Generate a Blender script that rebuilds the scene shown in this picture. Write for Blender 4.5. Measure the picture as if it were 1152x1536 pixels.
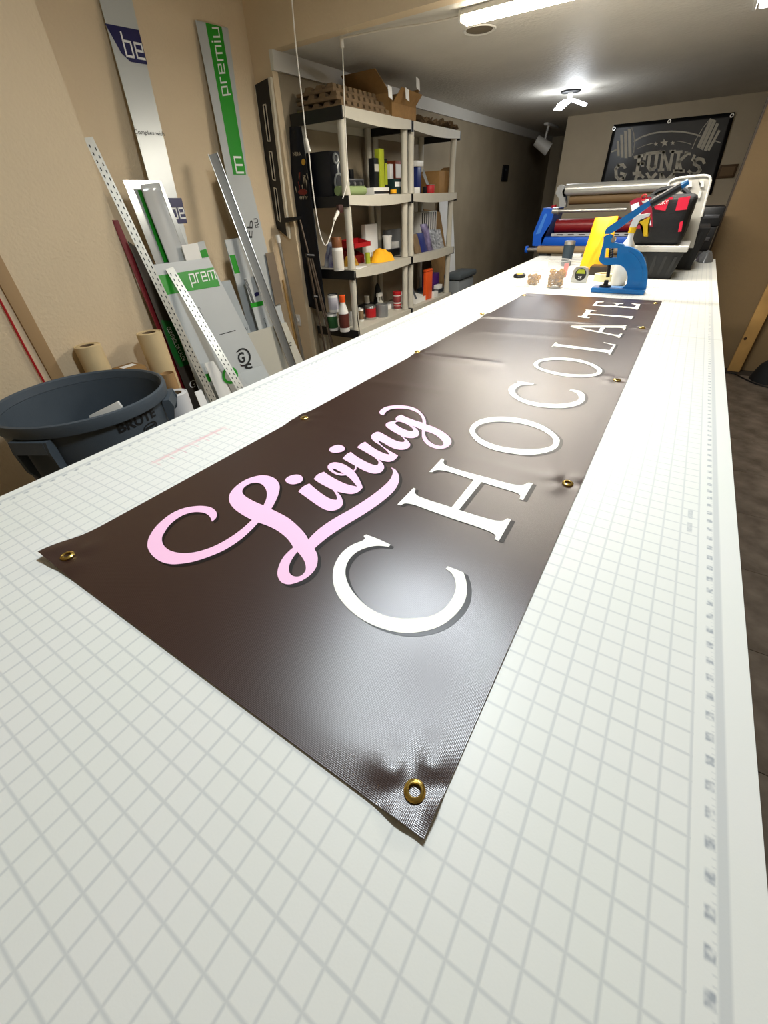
import bpy, bmesh, math, random
from mathutils import Vector, Matrix, noise
from mathutils.geometry import delaunay_2d_cdt

random.seed(7)
for o in list(bpy.data.objects):
    bpy.data.objects.remove(o)
scene = bpy.context.scene
COL = scene.collection
PI = math.pi

# ------------------------------------------------------------------ camera
# world: X across the work table, Y along it (away), Z up; table top 0.90 m
FPX = 602.28
CX = Vector((0.8457817, 0.53214006, -0.03847425))    # camera right
CD = Vector((0.3002342, -0.53432096, -0.79016488))   # camera down
CF = Vector((-0.44103598, 0.65675571, -0.61168554))  # camera forward
CAM = Vector((0, 0, 1.32))
cam_data = bpy.data.cameras.new('camera')
cam = bpy.data.objects.new('camera', cam_data)
COL.objects.link(cam)
cam_data.sensor_fit = 'VERTICAL'
cam_data.sensor_height = 36.0
cam_data.lens = FPX / 1536 * 36.0
cam_data.clip_start = 0.02
m = Matrix((CX, -CD, -CF)).transposed().to_4x4()
m.translation = CAM
cam.matrix_world = m
scene.camera = cam

# ------------------------------------------------------------------ world + exposure
world = bpy.data.worlds.new('world')
scene.world = world
world.use_nodes = True
bg = world.node_tree.nodes['Background']
bg.inputs[0].default_value = (0.8, 0.85, 1, 1)
bg.inputs[1].default_value = 0.02
vs = scene.view_settings
vs.view_transform = 'Standard'
vs.look = 'None'
vs.gamma = 1
vs.use_curve_mapping = False
vs.exposure = -0.65

# lamp powers (the lamps themselves are built below)
P_PANEL, P_TUBE, P_TUBE2, P_LED = 54, 42, 8, 24
CEIL_HI, CEIL_LO = 2.45, 2.07


# ------------------------------------------------------------------ helpers
def ray(px, py):
    return CX * ((px - 576) / FPX) + CD * ((py - 768) / FPX) + CF


def at(px, py, x=None, y=None, z=None):
    d = ray(px, py)
    if x is not None:
        t = x / d.x
    elif y is not None:
        t = y / d.y
    else:
        t = (z - CAM.z) / d.z
    return CAM + d * t


def lean(a, b):                     # plane X = a + b*z
    return (Vector((a, 0, 0)), Vector((1, 0, -b)).normalized())


def plane_x(x):
    return (Vector((x, 0, 0)), Vector((1, 0, 0)))


def plane_y(y):
    return (Vector((0, y, 0)), Vector((0, -1, 0)))


def on(px, py, pl):
    d = ray(px, py)
    return CAM + d * ((pl[0] - CAM).dot(pl[1]) / d.dot(pl[1]))


def lin(c):
    if isinstance(c, str):
        c = tuple(int(c[i:i + 2], 16) / 255 for i in (0, 2, 4))
    return tuple(v / 12.92 if v <= .04045 else ((v + .055) / 1.055) ** 2.4 for v in c)


MATS = {}


def mat(name, color, rough=.5, metal=0, var=0, vscale=8, bump=0, bscale=120, spec=.5, emit=0, trans=0, ior=1.45,
        alpha=1, coat=0, col2=None):
    if name in MATS:
        return MATS[name]
    mt = bpy.data.materials.new(name)
    mt.use_nodes = True
    nt = mt.node_tree
    b = nt.nodes['Principled BSDF']
    c = lin(color)
    b.inputs['Base Color'].default_value = (*c, 1)
    b.inputs['Roughness'].default_value = rough
    b.inputs['Metallic'].default_value = metal
    b.inputs['Specular IOR Level'].default_value = spec
    b.inputs['IOR'].default_value = ior
    b.inputs['Transmission Weight'].default_value = trans
    b.inputs['Alpha'].default_value = alpha
    b.inputs['Coat Weight'].default_value = coat
    if emit:
        b.inputs['Emission Color'].default_value = (*c, 1)
        b.inputs['Emission Strength'].default_value = emit
    if var or bump:
        tc = nt.nodes.new('ShaderNodeTexCoord')
    if var:
        n = nt.nodes.new('ShaderNodeTexNoise')
        n.inputs['Scale'].default_value = vscale
        n.inputs['Detail'].default_value = 6
        nt.links.new(tc.outputs['Object'], n.inputs['Vector'])
        r = nt.nodes.new('ShaderNodeValToRGB')
        d = lin(col2) if col2 else tuple(v * (1 - var) for v in c)
        r.color_ramp.elements[0].position = .3
        r.color_ramp.elements[1].position = .7
        r.color_ramp.elements[0].color = (*d, 1)
        r.color_ramp.elements[1].color = (*c, 1)
        nt.links.new(n.outputs['Fac'], r.inputs['Fac'])
        nt.links.new(r.outputs['Color'], b.inputs['Base Color'])
    if bump:
        n2 = nt.nodes.new('ShaderNodeTexNoise')
        n2.inputs['Scale'].default_value = bscale
        n2.inputs['Detail'].default_value = 4
        nt.links.new(tc.outputs['Object'], n2.inputs['Vector'])
        bp = nt.nodes.new('ShaderNodeBump')
        bp.inputs['Strength'].default_value = bump
        bp.inputs['Distance'].default_value = .01
        nt.links.new(n2.outputs['Fac'], bp.inputs['Height'])
        nt.links.new(bp.outputs['Normal'], b.inputs['Normal'])
    MATS[name] = mt
    return mt


class MB:
    """collects shapes into one bmesh"""

    def __init__(s):
        s.bm = bmesh.new()

    def face(s, pts):
        try:
            return s.bm.faces.new([s.bm.verts.new(p) for p in pts])
        except ValueError:
            return None

    def box(s, lo, hi, bevel=0, rot=None, pivot=None, seg=2):
        lo, hi = Vector(lo), Vector(hi)
        r = bmesh.ops.create_cube(s.bm, size=1)
        c, d = (lo + hi) / 2, hi - lo
        for v in r['verts']:
            v.co = Vector((v.co.x * d.x, v.co.y * d.y, v.co.z * d.z)) + c
        vv = r['verts']
        if bevel:
            es = list({e for v in vv for e in v.link_edges})
            rr = bmesh.ops.bevel(s.bm, geom=es, offset=bevel, segments=seg, profile=.5, affect='EDGES')
            vv = list({v for f in rr['faces'] for v in f.verts} | {v for v in vv if v.is_valid})
            # gather the connected island
            seen = set(vv)
            st = list(vv)
            while st:
                v = st.pop()
                for e in v.link_edges:
                    w = e.other_vert(v)
                    if w not in seen:
                        seen.add(w)
                        st.append(w)
            vv = list(seen)
        if rot is not None:
            p = Vector(pivot) if pivot is not None else c
            for v in vv:
                v.co = rot @ (v.co - p) + p
        return s

    def lathe(s, prof, c=(0, 0, 0), n=24, axis=None, closed=False, arc=None):
        """prof: list of (r, z)"""
        c = Vector(c)
        q = Matrix.Identity(3) if axis is None else Vector((0, 0, 1)).rotation_difference(Vector(axis)).to_matrix()
        rings = []
        for r, z in prof:
            if r < 1e-6:
                rings.append([s.bm.verts.new(q @ Vector((0, 0, z)) + c)])
            else:
                rings.append([s.bm.verts.new(q @ Vector((r * math.cos(2 * PI * k / n), r * math.sin(2 * PI * k / n), z)) + c)
                              for k in range(n)])
        pr = list(zip(rings, rings[1:])) + ([(rings[-1], rings[0])] if closed else [])
        for a, b in pr:
            for k in range(n):
                k2 = (k + 1) % n
                if len(a) == 1 and len(b) == 1:
                    continue
                try:
                    if len(a) == 1:
                        s.bm.faces.new((a[0], b[k2], b[k]))
                    elif len(b) == 1:
                        s.bm.faces.new((a[k], a[k2], b[0]))
                    else:
                        s.bm.faces.new((a[k], a[k2], b[k2], b[k]))
                except ValueError:
                    pass
        return s

    def cyl(s, a, b, r, r2=None, n=16):
        a, b = Vector(a), Vector(b)
        L = (b - a).length
        r2 = r if r2 is None else r2
        return s.lathe([(0, 0), (r, 0), (r2, L), (0, L)], a, n, axis=(b - a))

    def tube(s, pts, r, n=8, smooth=True):
        pts = [Vector(p) for p in pts]
        if smooth and len(pts) > 2:
            pts = catmull(pts, 6)
        rings = []
        prev = None
        for i, p in enumerate(pts):
            t = (pts[min(i + 1, len(pts) - 1)] - pts[max(i - 1, 0)]).normalized()
            if prev is None:
                u = t.orthogonal().normalized()
            else:
                u = (prev - t * prev.dot(t))
                u = u.normalized() if u.length > 1e-6 else t.orthogonal().normalized()
            prev = u
            w = t.cross(u)
            rings.append([s.bm.verts.new(p + (u * math.cos(2 * PI * k / n) + w * math.sin(2 * PI * k / n)) * r) for k in range(n)])
        for a, b in zip(rings, rings[1:]):
            for k in range(n):
                s.bm.faces.new((a[k], a[(k + 1) % n], b[(k + 1) % n], b[k]))
        s.bm.faces.new(list(reversed(rings[0])))
        s.bm.faces.new(rings[-1])
        return s

    def prism(s, pts, d):
        """polygon pts (3D, planar) extruded by vector d, with caps"""
        pts = [Vector(p) for p in pts]
        d = Vector(d)
        a = [s.bm.verts.new(p) for p in pts]
        b = [s.bm.verts.new(p + d) for p in pts]
        n = len(pts)
        fs = [s.bm.faces.new(a), s.bm.faces.new(list(reversed(b)))]
        for k in range(n):
            fs.append(s.bm.faces.new((a[k], b[k], b[(k + 1) % n], a[(k + 1) % n])))
        bmesh.ops.triangulate(s.bm, faces=fs[:2])
        return s

    def sphere(s, c, r, seg=16, ring=10, sc=(1, 1, 1)):
        rr = bmesh.ops.create_uvsphere(s.bm, u_segments=seg, v_segments=ring, radius=r)
        for v in rr['verts']:
            v.co = Vector((v.co.x * sc[0], v.co.y * sc[1], v.co.z * sc[2])) + Vector(c)
        return s

    def grid(s, fn, nu, nv):
        vs_ = [[s.bm.verts.new(fn(i / nu, j / nv)) for j in range(nv + 1)] for i in range(nu + 1)]
        for i in range(nu):
            for j in range(nv):
                s.bm.faces.new((vs_[i][j], vs_[i + 1][j], vs_[i + 1][j + 1], vs_[i][j + 1]))
        return s

    def torus(s, c, R, r, n=24, k=10, axis=(0, 0, 1)):
        prof = [(R + r * math.cos(2 * PI * j / k), r * math.sin(2 * PI * j / k)) for j in range(k)]
        return s.lathe(prof, c, n, axis=axis, closed=True)

    def build(s, name, material, parent=None, smooth=True, ang=35):
        bmesh.ops.recalc_face_normals(s.bm, faces=s.bm.faces[:])
        me = bpy.data.meshes.new(name)
        s.bm.to_mesh(me)
        s.bm.free()
        if smooth:
            me.polygons.foreach_set('use_smooth', [True] * len(me.polygons))
            me.set_sharp_from_angle(angle=math.radians(ang))
        me.materials.append(material)
        o = bpy.data.objects.new(name, me)
        COL.objects.link(o)
        if parent is not None:
            o.parent = parent
            bpy.context.view_layer.update() if False else None
            o.matrix_parent_inverse = Matrix.Translation(-Vector(parent.get('_loc', (0, 0, 0))))
        return o


def tag(o, label, cat, group=None):
    o['label'] = label
    o['category'] = cat
    if group:
        o['group'] = group
    return o


def struct(o, label=None):
    o['kind'] = 'structure'
    if label:
        o['label'] = label
    return o


def thing(name, label, cat, loc=(0, 0, 0), group=None):
    o = bpy.data.objects.new(name, None)
    o.empty_display_size = .05
    o.location = loc
    COL.objects.link(o)
    LOC[o.name] = Vector(loc)
    return tag(o, label, cat, group)


LOC = {}
_build = MB.build


def build(s, name, material, parent=None, smooth=True, ang=35):
    o = _build(s, name, material, None, smooth, ang)
    if parent is not None:
        o.parent = parent
        o.matrix_parent_inverse = Matrix.Translation(-root_loc(parent))
    return o


def root_loc(p):
    v = Vector((0, 0, 0))
    while p is not None:
        v += LOC.get(p.name, Vector((0, 0, 0)))
        p = p.parent if p.parent is not None and p.name in LOC else None
    return v


MB.build = build


def catmull(pts, k, closed=False):
    n = len(pts)
    out = []
    rng = range(n) if closed else range(n - 1)
    for i in rng:
        p1, p2 = pts[i], pts[(i + 1) % n]
        p0 = pts[i - 1] if (closed or i > 0) else p1
        p3 = pts[(i + 2) % n] if (closed or i + 2 < n) else p2
        for j in range(k):
            t = j / k
            out.append(.5 * ((2 * p1) + (p2 - p0) * t + (2 * p0 - 5 * p1 + 4 * p2 - p3) * t * t + (3 * p1 - p0 - 3 * p2 + p3) * t ** 3))
    if not closed:
        out.append(pts[-1])
    return out


def outline(spec, conv, k=5):
    """spec: string of 'x,y' tokens, a trailing s marks a sharp corner -> smooth closed list of 2D points"""
    P, S = [], []
    for tk in spec.split():
        sh = tk.endswith('s')
        x, y = tk.rstrip('s').split(',')
        P.append(Vector(conv(float(x), float(y))))
        S.append(sh)
    n = len(P)
    out = []
    for i in range(n):
        p1, p2 = P[i], P[(i + 1) % n]
        p0 = p1 if S[i] else P[i - 1]
        p3 = p2 if S[(i + 1) % n] else P[(i + 2) % n]
        if S[i] and S[(i + 1) % n]:
            out.append(p1)
            continue
        for j in range(k):
            t = j / k
            out.append(.5 * ((2 * p1) + (p2 - p0) * t + (2 * p0 - 5 * p1 + 4 * p2 - p3) * t * t + (3 * p1 - p0 - 3 * p2 + p3) * t ** 3))
    return out


def inside(p, loops):
    c = False
    for L in loops:
        n = len(L)
        for i in range(n):
            a, b = L[i], L[i - 1]
            if (a.y > p.y) != (b.y > p.y) and p.x < (b.x - a.x) * (p.y - a.y) / (b.y - a.y) + a.x:
                c = not c
    return c


def fill2d(loops, step=None):
    """triangulate 2D loops (even-odd) with optional interior grid points"""
    vs_, es = [], []
    for L in loops:
        b = len(vs_)
        vs_ += [Vector((p.x, p.y)) for p in L]
        es += [(b + i, b + (i + 1) % len(L)) for i in range(len(L))]
    if step:
        x0, x1 = min(v.x for v in vs_), max(v.x for v in vs_)
        y0, y1 = min(v.y for v in vs_), max(v.y for v in vs_)
        x = x0
        while x < x1:
            y = y0
            while y < y1:
                q = Vector((x, y))
                if inside(q, loops):
                    vs_.append(q)
                y += step
            x += step
    r = delaunay_2d_cdt(vs_, es, [], 0, 1e-6)
    V, F = r[0], r[2]
    F = [f for f in F if inside((V[f[0]] + V[f[1]] + V[f[2]]) / 3, loops)]
    return V, F


def flat_mesh(name, V, F, fn, material, parent=None, thick=None):
    me = bpy.data.meshes.new(name)
    me.from_pydata([fn(v) for v in V], [], [tuple(f) for f in F])
    me.materials.append(material)
    o = bpy.data.objects.new(name, me)
    COL.objects.link(o)
    if parent is not None:
        o.parent = parent
        o.matrix_parent_inverse = Matrix.Translation(-root_loc(parent))
    return o


_txt = {}


def text_tris(string, shear=0, bold=0):
    key = (string, shear, bold)
    if key in _txt:
        return _txt[key]
    cu = bpy.data.curves.new('text', 'FONT')
    cu.body = string
    cu.shear = shear
    cu.offset = bold
    cu.resolution_u = 3
    ob = bpy.data.objects.new('text', cu)
    COL.objects.link(ob)
    dg = bpy.context.evaluated_depsgraph_get()
    me = ob.evaluated_get(dg).to_mesh()
    V = [Vector((v.co.x, v.co.y)) for v in me.vertices]
    F = [tuple(p.vertices) for p in me.polygons]
    ob.evaluated_get(dg).to_mesh_clear()
    bpy.data.objects.remove(ob)
    bpy.data.curves.remove(cu)
    x0, x1 = min(v.x for v in V), max(v.x for v in V)
    y0, y1 = min(v.y for v in V), max(v.y for v in V)
    V = [Vector(((v.x - x0) / (x1 - x0), (v.y - y0) / (y1 - y0))) for v in V]
    _txt[key] = (V, F)
    return _txt[key]


def text_on(name, string, pl, pO, pU, pV, material, parent, lift=.0012, shear=0, bold=0, clip=1.0):
    """text filling the parallelogram O-U-V (pixels projected on a plane in the scene)"""
    O, U, Vv = on(*pO, pl), on(*pU, pl), on(*pV, pl)
    U, Vv = U - O, Vv - O
    n = pl[1]
    if n.dot(CAM - O) < 0:
        n = -n
    V, F = text_tris(string, shear, bold)
    return flat_mesh(name, V, F, lambda v: O + U * v.x + Vv * v.y + n * lift, material, parent)


GLYPH = {'p': (.8, [[(0, -.45), (0, 1), (.8, 1), (.8, 0), (0, 0)]]), 'r': (.5, [[(0, 0), (0, 1), (.5, 1)]]),
         'e': (.8, [[(.8, 0), (0, 0), (0, 1), (.8, 1), (.8, .5), (0, .5)]]), 'm': (1.3, [[(0, 0), (0, 1), (1.3, 1), (1.3, 0)], [(.65, 1), (.65, 0)]]),
         'i': (0, [[(0, 0), (0, 1)], [(0, 1.3), (0, 1.42)]]), 'u': (.8, [[(0, 1), (0, 0), (.8, 0), (.8, 1)]]),
         'b': (.8, [[(0, 1.5), (0, 0), (.8, 0), (.8, 1), (0, 1)]]), 'n': (.8, [[(0, 0), (0, 1), (.8, 1), (.8, 0)]])}


def stroke_text(name, string, pl, pO, pU, pV, material, parent, w=.17, lift=.0018):
    """squared technical lettering; O baseline start, U baseline end, V one x-height up"""
    O, U, Vv = on(*pO, pl), on(*pU, pl), on(*pV, pl)
    U, Vv = U - O, Vv - O
    n = pl[1] if pl[1].dot(CAM - O) > 0 else -pl[1]
    tot = sum(GLYPH[c][0] + .42 for c in string) - .42
    b, x = MB(), 0
    for c in string:
        for ln in GLYPH[c][1]:
            for (x0, y0), (x1, y1) in zip(ln, ln[1:]):
                d = Vector((x1 - x0, y1 - y0)).normalized() * (w / 2)
                e = Vector((-d.y, d.x))
                q = [Vector((x0, y0)) - d - e, Vector((x1, y1)) + d - e, Vector((x1, y1)) + d + e, Vector((x0, y0)) - d + e]
                b.face([O + U * ((x + p.x) / tot) + Vv * p.y + n * lift for p in q])
        x += GLYPH[c][0] + .42
    return b.build(name, material, parent, smooth=False)


def patch(name, pix, pl, material, parent, lift=.0008, thick=None):
    """thin printed / glued patch lying on a plane"""
    n = pl[1]
    P = [on(x, y, pl) for x, y in pix]
    if n.dot(CAM - P[0]) < 0:
        n = -n
    b = MB()
    b.prism([p + n * lift for p in P], n * (thick or .0003))
    return b.build(name, material, parent, smooth=False)


# ------------------------------------------------------------------ materials
M_wall = mat('tan_wall', 'dfcaa8', .75, var=.05, vscale=3, bump=.35, bscale=70)
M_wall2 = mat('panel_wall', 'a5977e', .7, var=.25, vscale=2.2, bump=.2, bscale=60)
M_wallback = mat('back_wall', 'c6b89d', .75, var=.05, bump=.25, bscale=60)
M_ceil = mat('ceiling_paint', 'dad5ca', .6, var=.06, vscale=4, bump=.5, bscale=38)
M_trim = mat('white_trim', 'd9d6cd', .5)
M_dark = mat('black_plastic', '131416', .45)
M_white = mat('white_plastic', 'e8e6df', .4)
M_shelf = mat('grey_shelf_plastic', 'c3beae', .55, var=.06, vscale=20)
M_alu = mat('aluminium', 'c9c8c4', .32, metal=.9, var=.1, vscale=40)
M_steel = mat('steel', 'd5d3cc', .25, metal=1)
M_card = mat('cardboard', '977343', .8, var=.18, vscale=25, bump=.1, bscale=90)
M_card2 = mat('dull_cardboard', '80694c', .85, var=.3, vscale=18)
M_kraft = mat('kraft_paper', 'd9c193', .7, var=.08, vscale=15)
M_board = mat('grey_board', 'bcc0bf', .38, spec=.6, var=.04, vscale=6)
M_film = mat('mirror_film', 'd7dad9', .2, metal=.3)
M_green = mat('print_green', '1f9320', .4)
M_dgreen = mat('print_dark_green', '0d5a1e', .45)
M_navy = mat('print_navy', '15164f', .4)
M_wprint = mat('print_white', 'f1f1ee', .45)
M_kprint = mat('print_black', '1a1b1c', .5)
M_red = mat('red_plastic', 'b01a20', .45)
M_blue = mat('blue_enamel', '0f6db0', .35, coat=.3)
M_blue2 = mat('laminator_blue', '0d56c4', .4)
M_brass = mat('brass', 'e2c670', .22, metal=1)
M_yellow = mat('yellow_cloth', 'fcb514', .75, var=.12, vscale=30)
M_clear = mat('clear_plastic', 'f4f6f4', .12, trans=.9, ior=1.3)
M_wood = mat('pine', 'd2a765', .55, var=.25, vscale=6)
M_orange = mat('orange_plastic', 'e4551c', .45)
M_purple = mat('purple_print', '4b1b6b', .45)
M_cord = mat('white_cord', 'e9e4d8', .5)
M_lime = mat('lime_print', 'a3ad2a', .5)
M_tote = mat('grey_tote', '4a5054', .5)
M_glow = mat('lamp_diffuser', 'ffffff', .5, emit=14)
M_glow3 = mat('tube_diffuser', 'fff3e0', .5, emit=75)
M_glow2 = mat('led_leaf', 'f4f9ff', .5, emit=10)


# mat with printed one-inch grid: a blurred soft line pattern in object space
def grid_mat():
    mt = bpy.data.materials.new('cutting_mat_print')
    mt.use_nodes = True
    nt = mt.node_tree
    b = nt.nodes['Principled BSDF']
    N, L = nt.nodes.new, nt.links.new
    tc = N('ShaderNodeTexCoord')
    sep = N('ShaderNodeSeparateXYZ')
    L(tc.outputs['Object'], sep.inputs[0])

    def math_(op, a, c=None, clamp=False):
        q = N('ShaderNodeMath')
        q.operation = op
        q.use_clamp = clamp
        for i, v in enumerate((a, c)):
            if v is None:
                continue
            if isinstance(v, (int, float)):
                q.inputs[i].default_value = v
            else:
                L(v, q.inputs[i])
        return q.outputs[0]

    def band(axis, c, w, soft):       # 1 inside |axis-c|<w, soft edge
        d = math_('ABSOLUTE', math_('SUBTRACT', axis, c))
        return math_('SUBTRACT', 1.0, math_('DIVIDE', math_('SUBTRACT', d, w), soft, True), True)

    def lines(axis, off, pitch, w, soft):
        f = math_('FRACT', math_('DIVIDE', math_('SUBTRACT', axis, off - pitch / 2), pitch))
        d = math_('MULTIPLY', math_('ABSOLUTE', math_('SUBTRACT', f, .5)), pitch)
        return math_('SUBTRACT', 1.0, math_('DIVIDE', math_('SUBTRACT', d, w), soft, True), True)

    X, Y = sep.outputs[0], sep.outputs[1]
    gx = lines(X, .1455, .0232, .0004, .0017)
    gy = lines(Y, .1110, .0237, .0004, .0017)
    g = math_('MAXIMUM', gx, gy)
    # major lines every 12 squares
    g = math_('MAXIMUM', g, lines(X, .1455 - .0232 * 5, .0232 * 12, .0008, .0013))
    g = math_('MAXIMUM', g, lines(Y, .1110 + .0237 * 7, .0237 * 12, .0008, .0013))
    inx = math_('MULTIPLY', math_('LESS_THAN', X, .147), math_('GREATER_THAN', X, -.93))
    g = math_('MULTIPLY', g, inx)
    g = math_('MULTIPLY', g, .31)
    # ruler band along both long sides: solid bar + number smudges every inch
    for c0, c1 in ((.1685, .160), (-.952, -.943)):
        g = math_('MAXIMUM', g, math_('MULTIPLY', band(X, c0, .0028, .0022), .34))
        nm = N('ShaderNodeTexNoise')
        nm.inputs['Scale'].default_value = 170
        nm.inputs['Detail'].default_value = 1
        L(tc.outputs['Object'], nm.inputs['Vector'])
        sm = math_('MULTIPLY', band(X, c1, .0026, .0018), lines(Y, .1110 + .0042, .0237, .0035, .0022))
        sm = math_('MULTIPLY', sm, math_('MULTIPLY', math_('SUBTRACT', nm.outputs['Fac'], .25, True), 2.6, True))
        g = math_('MAXIMUM', g, math_('MULTIPLY', sm, .8))
        tick = math_('MULTIPLY', band(X, (c0 + c1) / 2, .0024, .0012), lines(Y, .1110, .0237 / 4, .0004, .0006))
        g = math_('MAXIMUM', g, math_('MULTIPLY', tick, .2))
    # two small smudged words
    for yy in (.652, .690):
        nm = N('ShaderNodeTexNoise')
        nm.inputs['Scale'].default_value = 260
        L(tc.outputs['Object'], nm.inputs['Vector'])
        w = math_('MULTIPLY', band(X, .134, .0028, .001), band(Y, yy, .012, .002))
        g = math_('MAXIMUM', g, math_('MULTIPLY', math_('MULTIPLY', w, nm.outputs['Fac']), .75))
    n = N('ShaderNodeTexNoise')
    n.inputs['Scale'].default_value = 7
    n.inputs['Detail'].default_value = 5
    L(tc.outputs['Object'], n.inputs['Vector'])
    base = N('ShaderNodeMix')
    base.data_type = 'RGBA'
    base.inputs['A'].default_value = (*lin('e2e4d9'), 1)
    base.inputs['B'].default_value = (*lin('e6e4de'), 1)
    L(n.outputs['Fac'], base.inputs['Factor'])
    mx = N('ShaderNodeMix')
    mx.data_type = 'RGBA'
    mx.inputs['B'].default_value = (*lin('8d949c'), 1)
    L(base.outputs['Result'], mx.inputs['A'])
    L(g, mx.inputs['Factor'])
    # red pen strokes left on the mat
    r1 = math_('MULTIPLY', band(X, -.822, .003, .004), band(Y, .45, .085, .02))
    r2 = math_('MULTIPLY', math_('MULTIPLY', band(X, -.815, .016, .006), band(Y, .45, .09, .02)), lines(Y, .45, .031, .0006, .0015))
    nr = N('ShaderNodeTexNoise')
    nr.inputs['Scale'].default_value = 60
    L(tc.outputs['Object'], nr.inputs['Vector'])
    rr = math_('MULTIPLY', math_('MAXIMUM', r1, r2), math_('MULTIPLY', nr.outputs['Fac'], .55))
    m2 = N('ShaderNodeMix')
    m2.data_type = 'RGBA'
    m2.inputs['B'].default_value = (*lin('d8486a'), 1)
    L(mx.outputs['Result'], m2.inputs['A'])
    L(rr, m2.inputs['Factor'])
    # dark scuffs on the far half
    ns = N('ShaderNodeTexNoise')
    ns.inputs['Scale'].default_value = 26
    ns.inputs['Detail'].default_value = 6
    mp = N('ShaderNodeMapping')
    mp.inputs['Scale'].default_value = (1.5, .5, 1)
    L(tc.outputs['Object'], mp.inputs[0])
    L(mp.outputs[0], ns.inputs['Vector'])
    sc = math_('MULTIPLY', math_('SUBTRACT', ns.outputs['Fac'], .66, True), 2.2, True)
    sc = math_('MULTIPLY', sc, math_('LESS_THAN', X, -.70))
    m3 = N('ShaderNodeMix')
    m3.data_type = 'RGBA'
    m3.inputs['B'].default_value = (*lin('8a8c8c'), 1)
    L(m2.outputs['Result'], m3.inputs['A'])
    L(sc, m3.inputs['Factor'])
    L(m3.outputs['Result'], b.inputs['Base Color'])
    b.inputs['Roughness'].default_value = .42
    b.inputs['Specular IOR Level'].default_value = .45
    nb = N('ShaderNodeTexNoise')
    nb.inputs['Scale'].default_value = 500
    L(tc.outputs['Object'], nb.inputs['Vector'])
    bp = N('ShaderNodeBump')
    bp.inputs['Strength'].default_value = .025
    bp.inputs['Distance'].default_value = .002
    L(nb.outputs['Fac'], bp.inputs['Height'])
    L(bp.outputs['Normal'], b.inputs['Normal'])
    return mt


M_mat = grid_mat()


def vinyl_mat():
    mt = bpy.data.materials.new('brown_vinyl')
    mt.use_nodes = True
    nt = mt.node_tree
    b = nt.nodes['Principled BSDF']
    N, L = nt.nodes.new, nt.links.new
    b.inputs['Base Color'].default_value = (*lin('311c16'), 1)
    b.inputs['Roughness'].default_value = .295
    b.inputs['Specular IOR Level'].default_value = 1.0
    b.inputs['IOR'].default_value = 1.5
    tc = N('ShaderNodeTexCoord')
    w1, w2 = N('ShaderNodeTexWave'), N('ShaderNodeTexWave')
    for w, d in ((w1, 'X'), (w2, 'Y')):
        w.bands_direction = d
        w.inputs['Scale'].default_value = 210
        w.inputs['Distortion'].default_value = 2.5
        w.inputs['Detail Scale'].default_value = 3
        L(tc.outputs['Object'], w.inputs['Vector'])
    ad = N('ShaderNodeMath')
    L(w1.outputs['Fac'], ad.inputs[0])
    L(w2.outputs['Fac'], ad.inputs[1])
    n = N('ShaderNodeTexNoise')
    n.inputs['Scale'].default_value = 900
    L(tc.outputs['Object'], n.inputs['Vector'])
    ad2 = N('ShaderNodeMath')
    L(ad.outputs[0], ad2.inputs[0])
    L(n.outputs['Fac'], ad2.inputs[1])
    bp = N('ShaderNodeBump')
    bp.inputs['Strength'].default_value = .12
    bp.inputs['Distance'].default_value = .0012
    L(ad2.outputs[0], bp.inputs['Height'])
    L(bp.outputs['Normal'], b.inputs['Normal'])
    return mt


M_vinyl = vinyl_mat()
M_pink = mat('pink_ink', 'f8c4df', .5, spec=.3)
M_cream = mat('cream_ink', 'fbf8ea', .5, spec=.3)
M_inkdark = mat('shadow_ink', '17110f', .4)


def floor_mat():
    mt = mat('stone_floor', '7d7266', .5, var=.45, vscale=9, col2='4b4137', bump=.15, bscale=60)
    return mt


M_floor = floor_mat()
M_grout = mat('floor_joint', '3d352d', .8)

# ------------------------------------------------------------------ the room
XC, XN, XS = -2.40, -2.66, -2.50       # left wall planes: near, recess, far
YJ, YS, YG = 1.344, 2.72, 7.2          # jog, stub wall/header, back wall
XR, YB = 2.0, -1.6


def slab(name, lo, hi, material, bevel=0):
    return struct(MB().box(lo, hi, bevel).build(name, material))


fl = slab('floor', (-2.8, YB - .1, -.1), (XR + .1, 9.6, -.004), M_grout)
for i in range(-10, 8):
    for j in range(-6, 21):
        w, l = .305, .46
        x0, y0 = i * w, j * l + (l / 2 if i % 2 else 0)
        if x0 < -2.8 or x0 + w > XR + .01 or y0 < YB - .2:
            continue
        if not (i >= 0 and y0 < 4.4):
            continue
        key = 'tile_mesh'
        if key not in bpy.data.meshes:
            t = MB().box((.0015, .0015, -.004), (w - .0015, l - .0015, 0)).build('floor_tile', M_floor, fl, smooth=False)
            t.data.name = key
            t.location = (x0, y0, 0)
        else:
            t = bpy.data.objects.new('floor_tile', bpy.data.meshes[key])
            COL.objects.link(t)
            t.parent = fl
            t.location = (x0, y0, 0)
# rest of the floor, hidden under the table and beyond
struct(MB().box((-2.75, YB, -.004), (-.001, 9.5, -.001)).build('floor_field', M_floor, fl, smooth=False))
struct(MB().box((.001, 4.85, -.004), (XR, 9.5, -.001)).build('floor_field', M_floor, fl, smooth=False))

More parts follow.
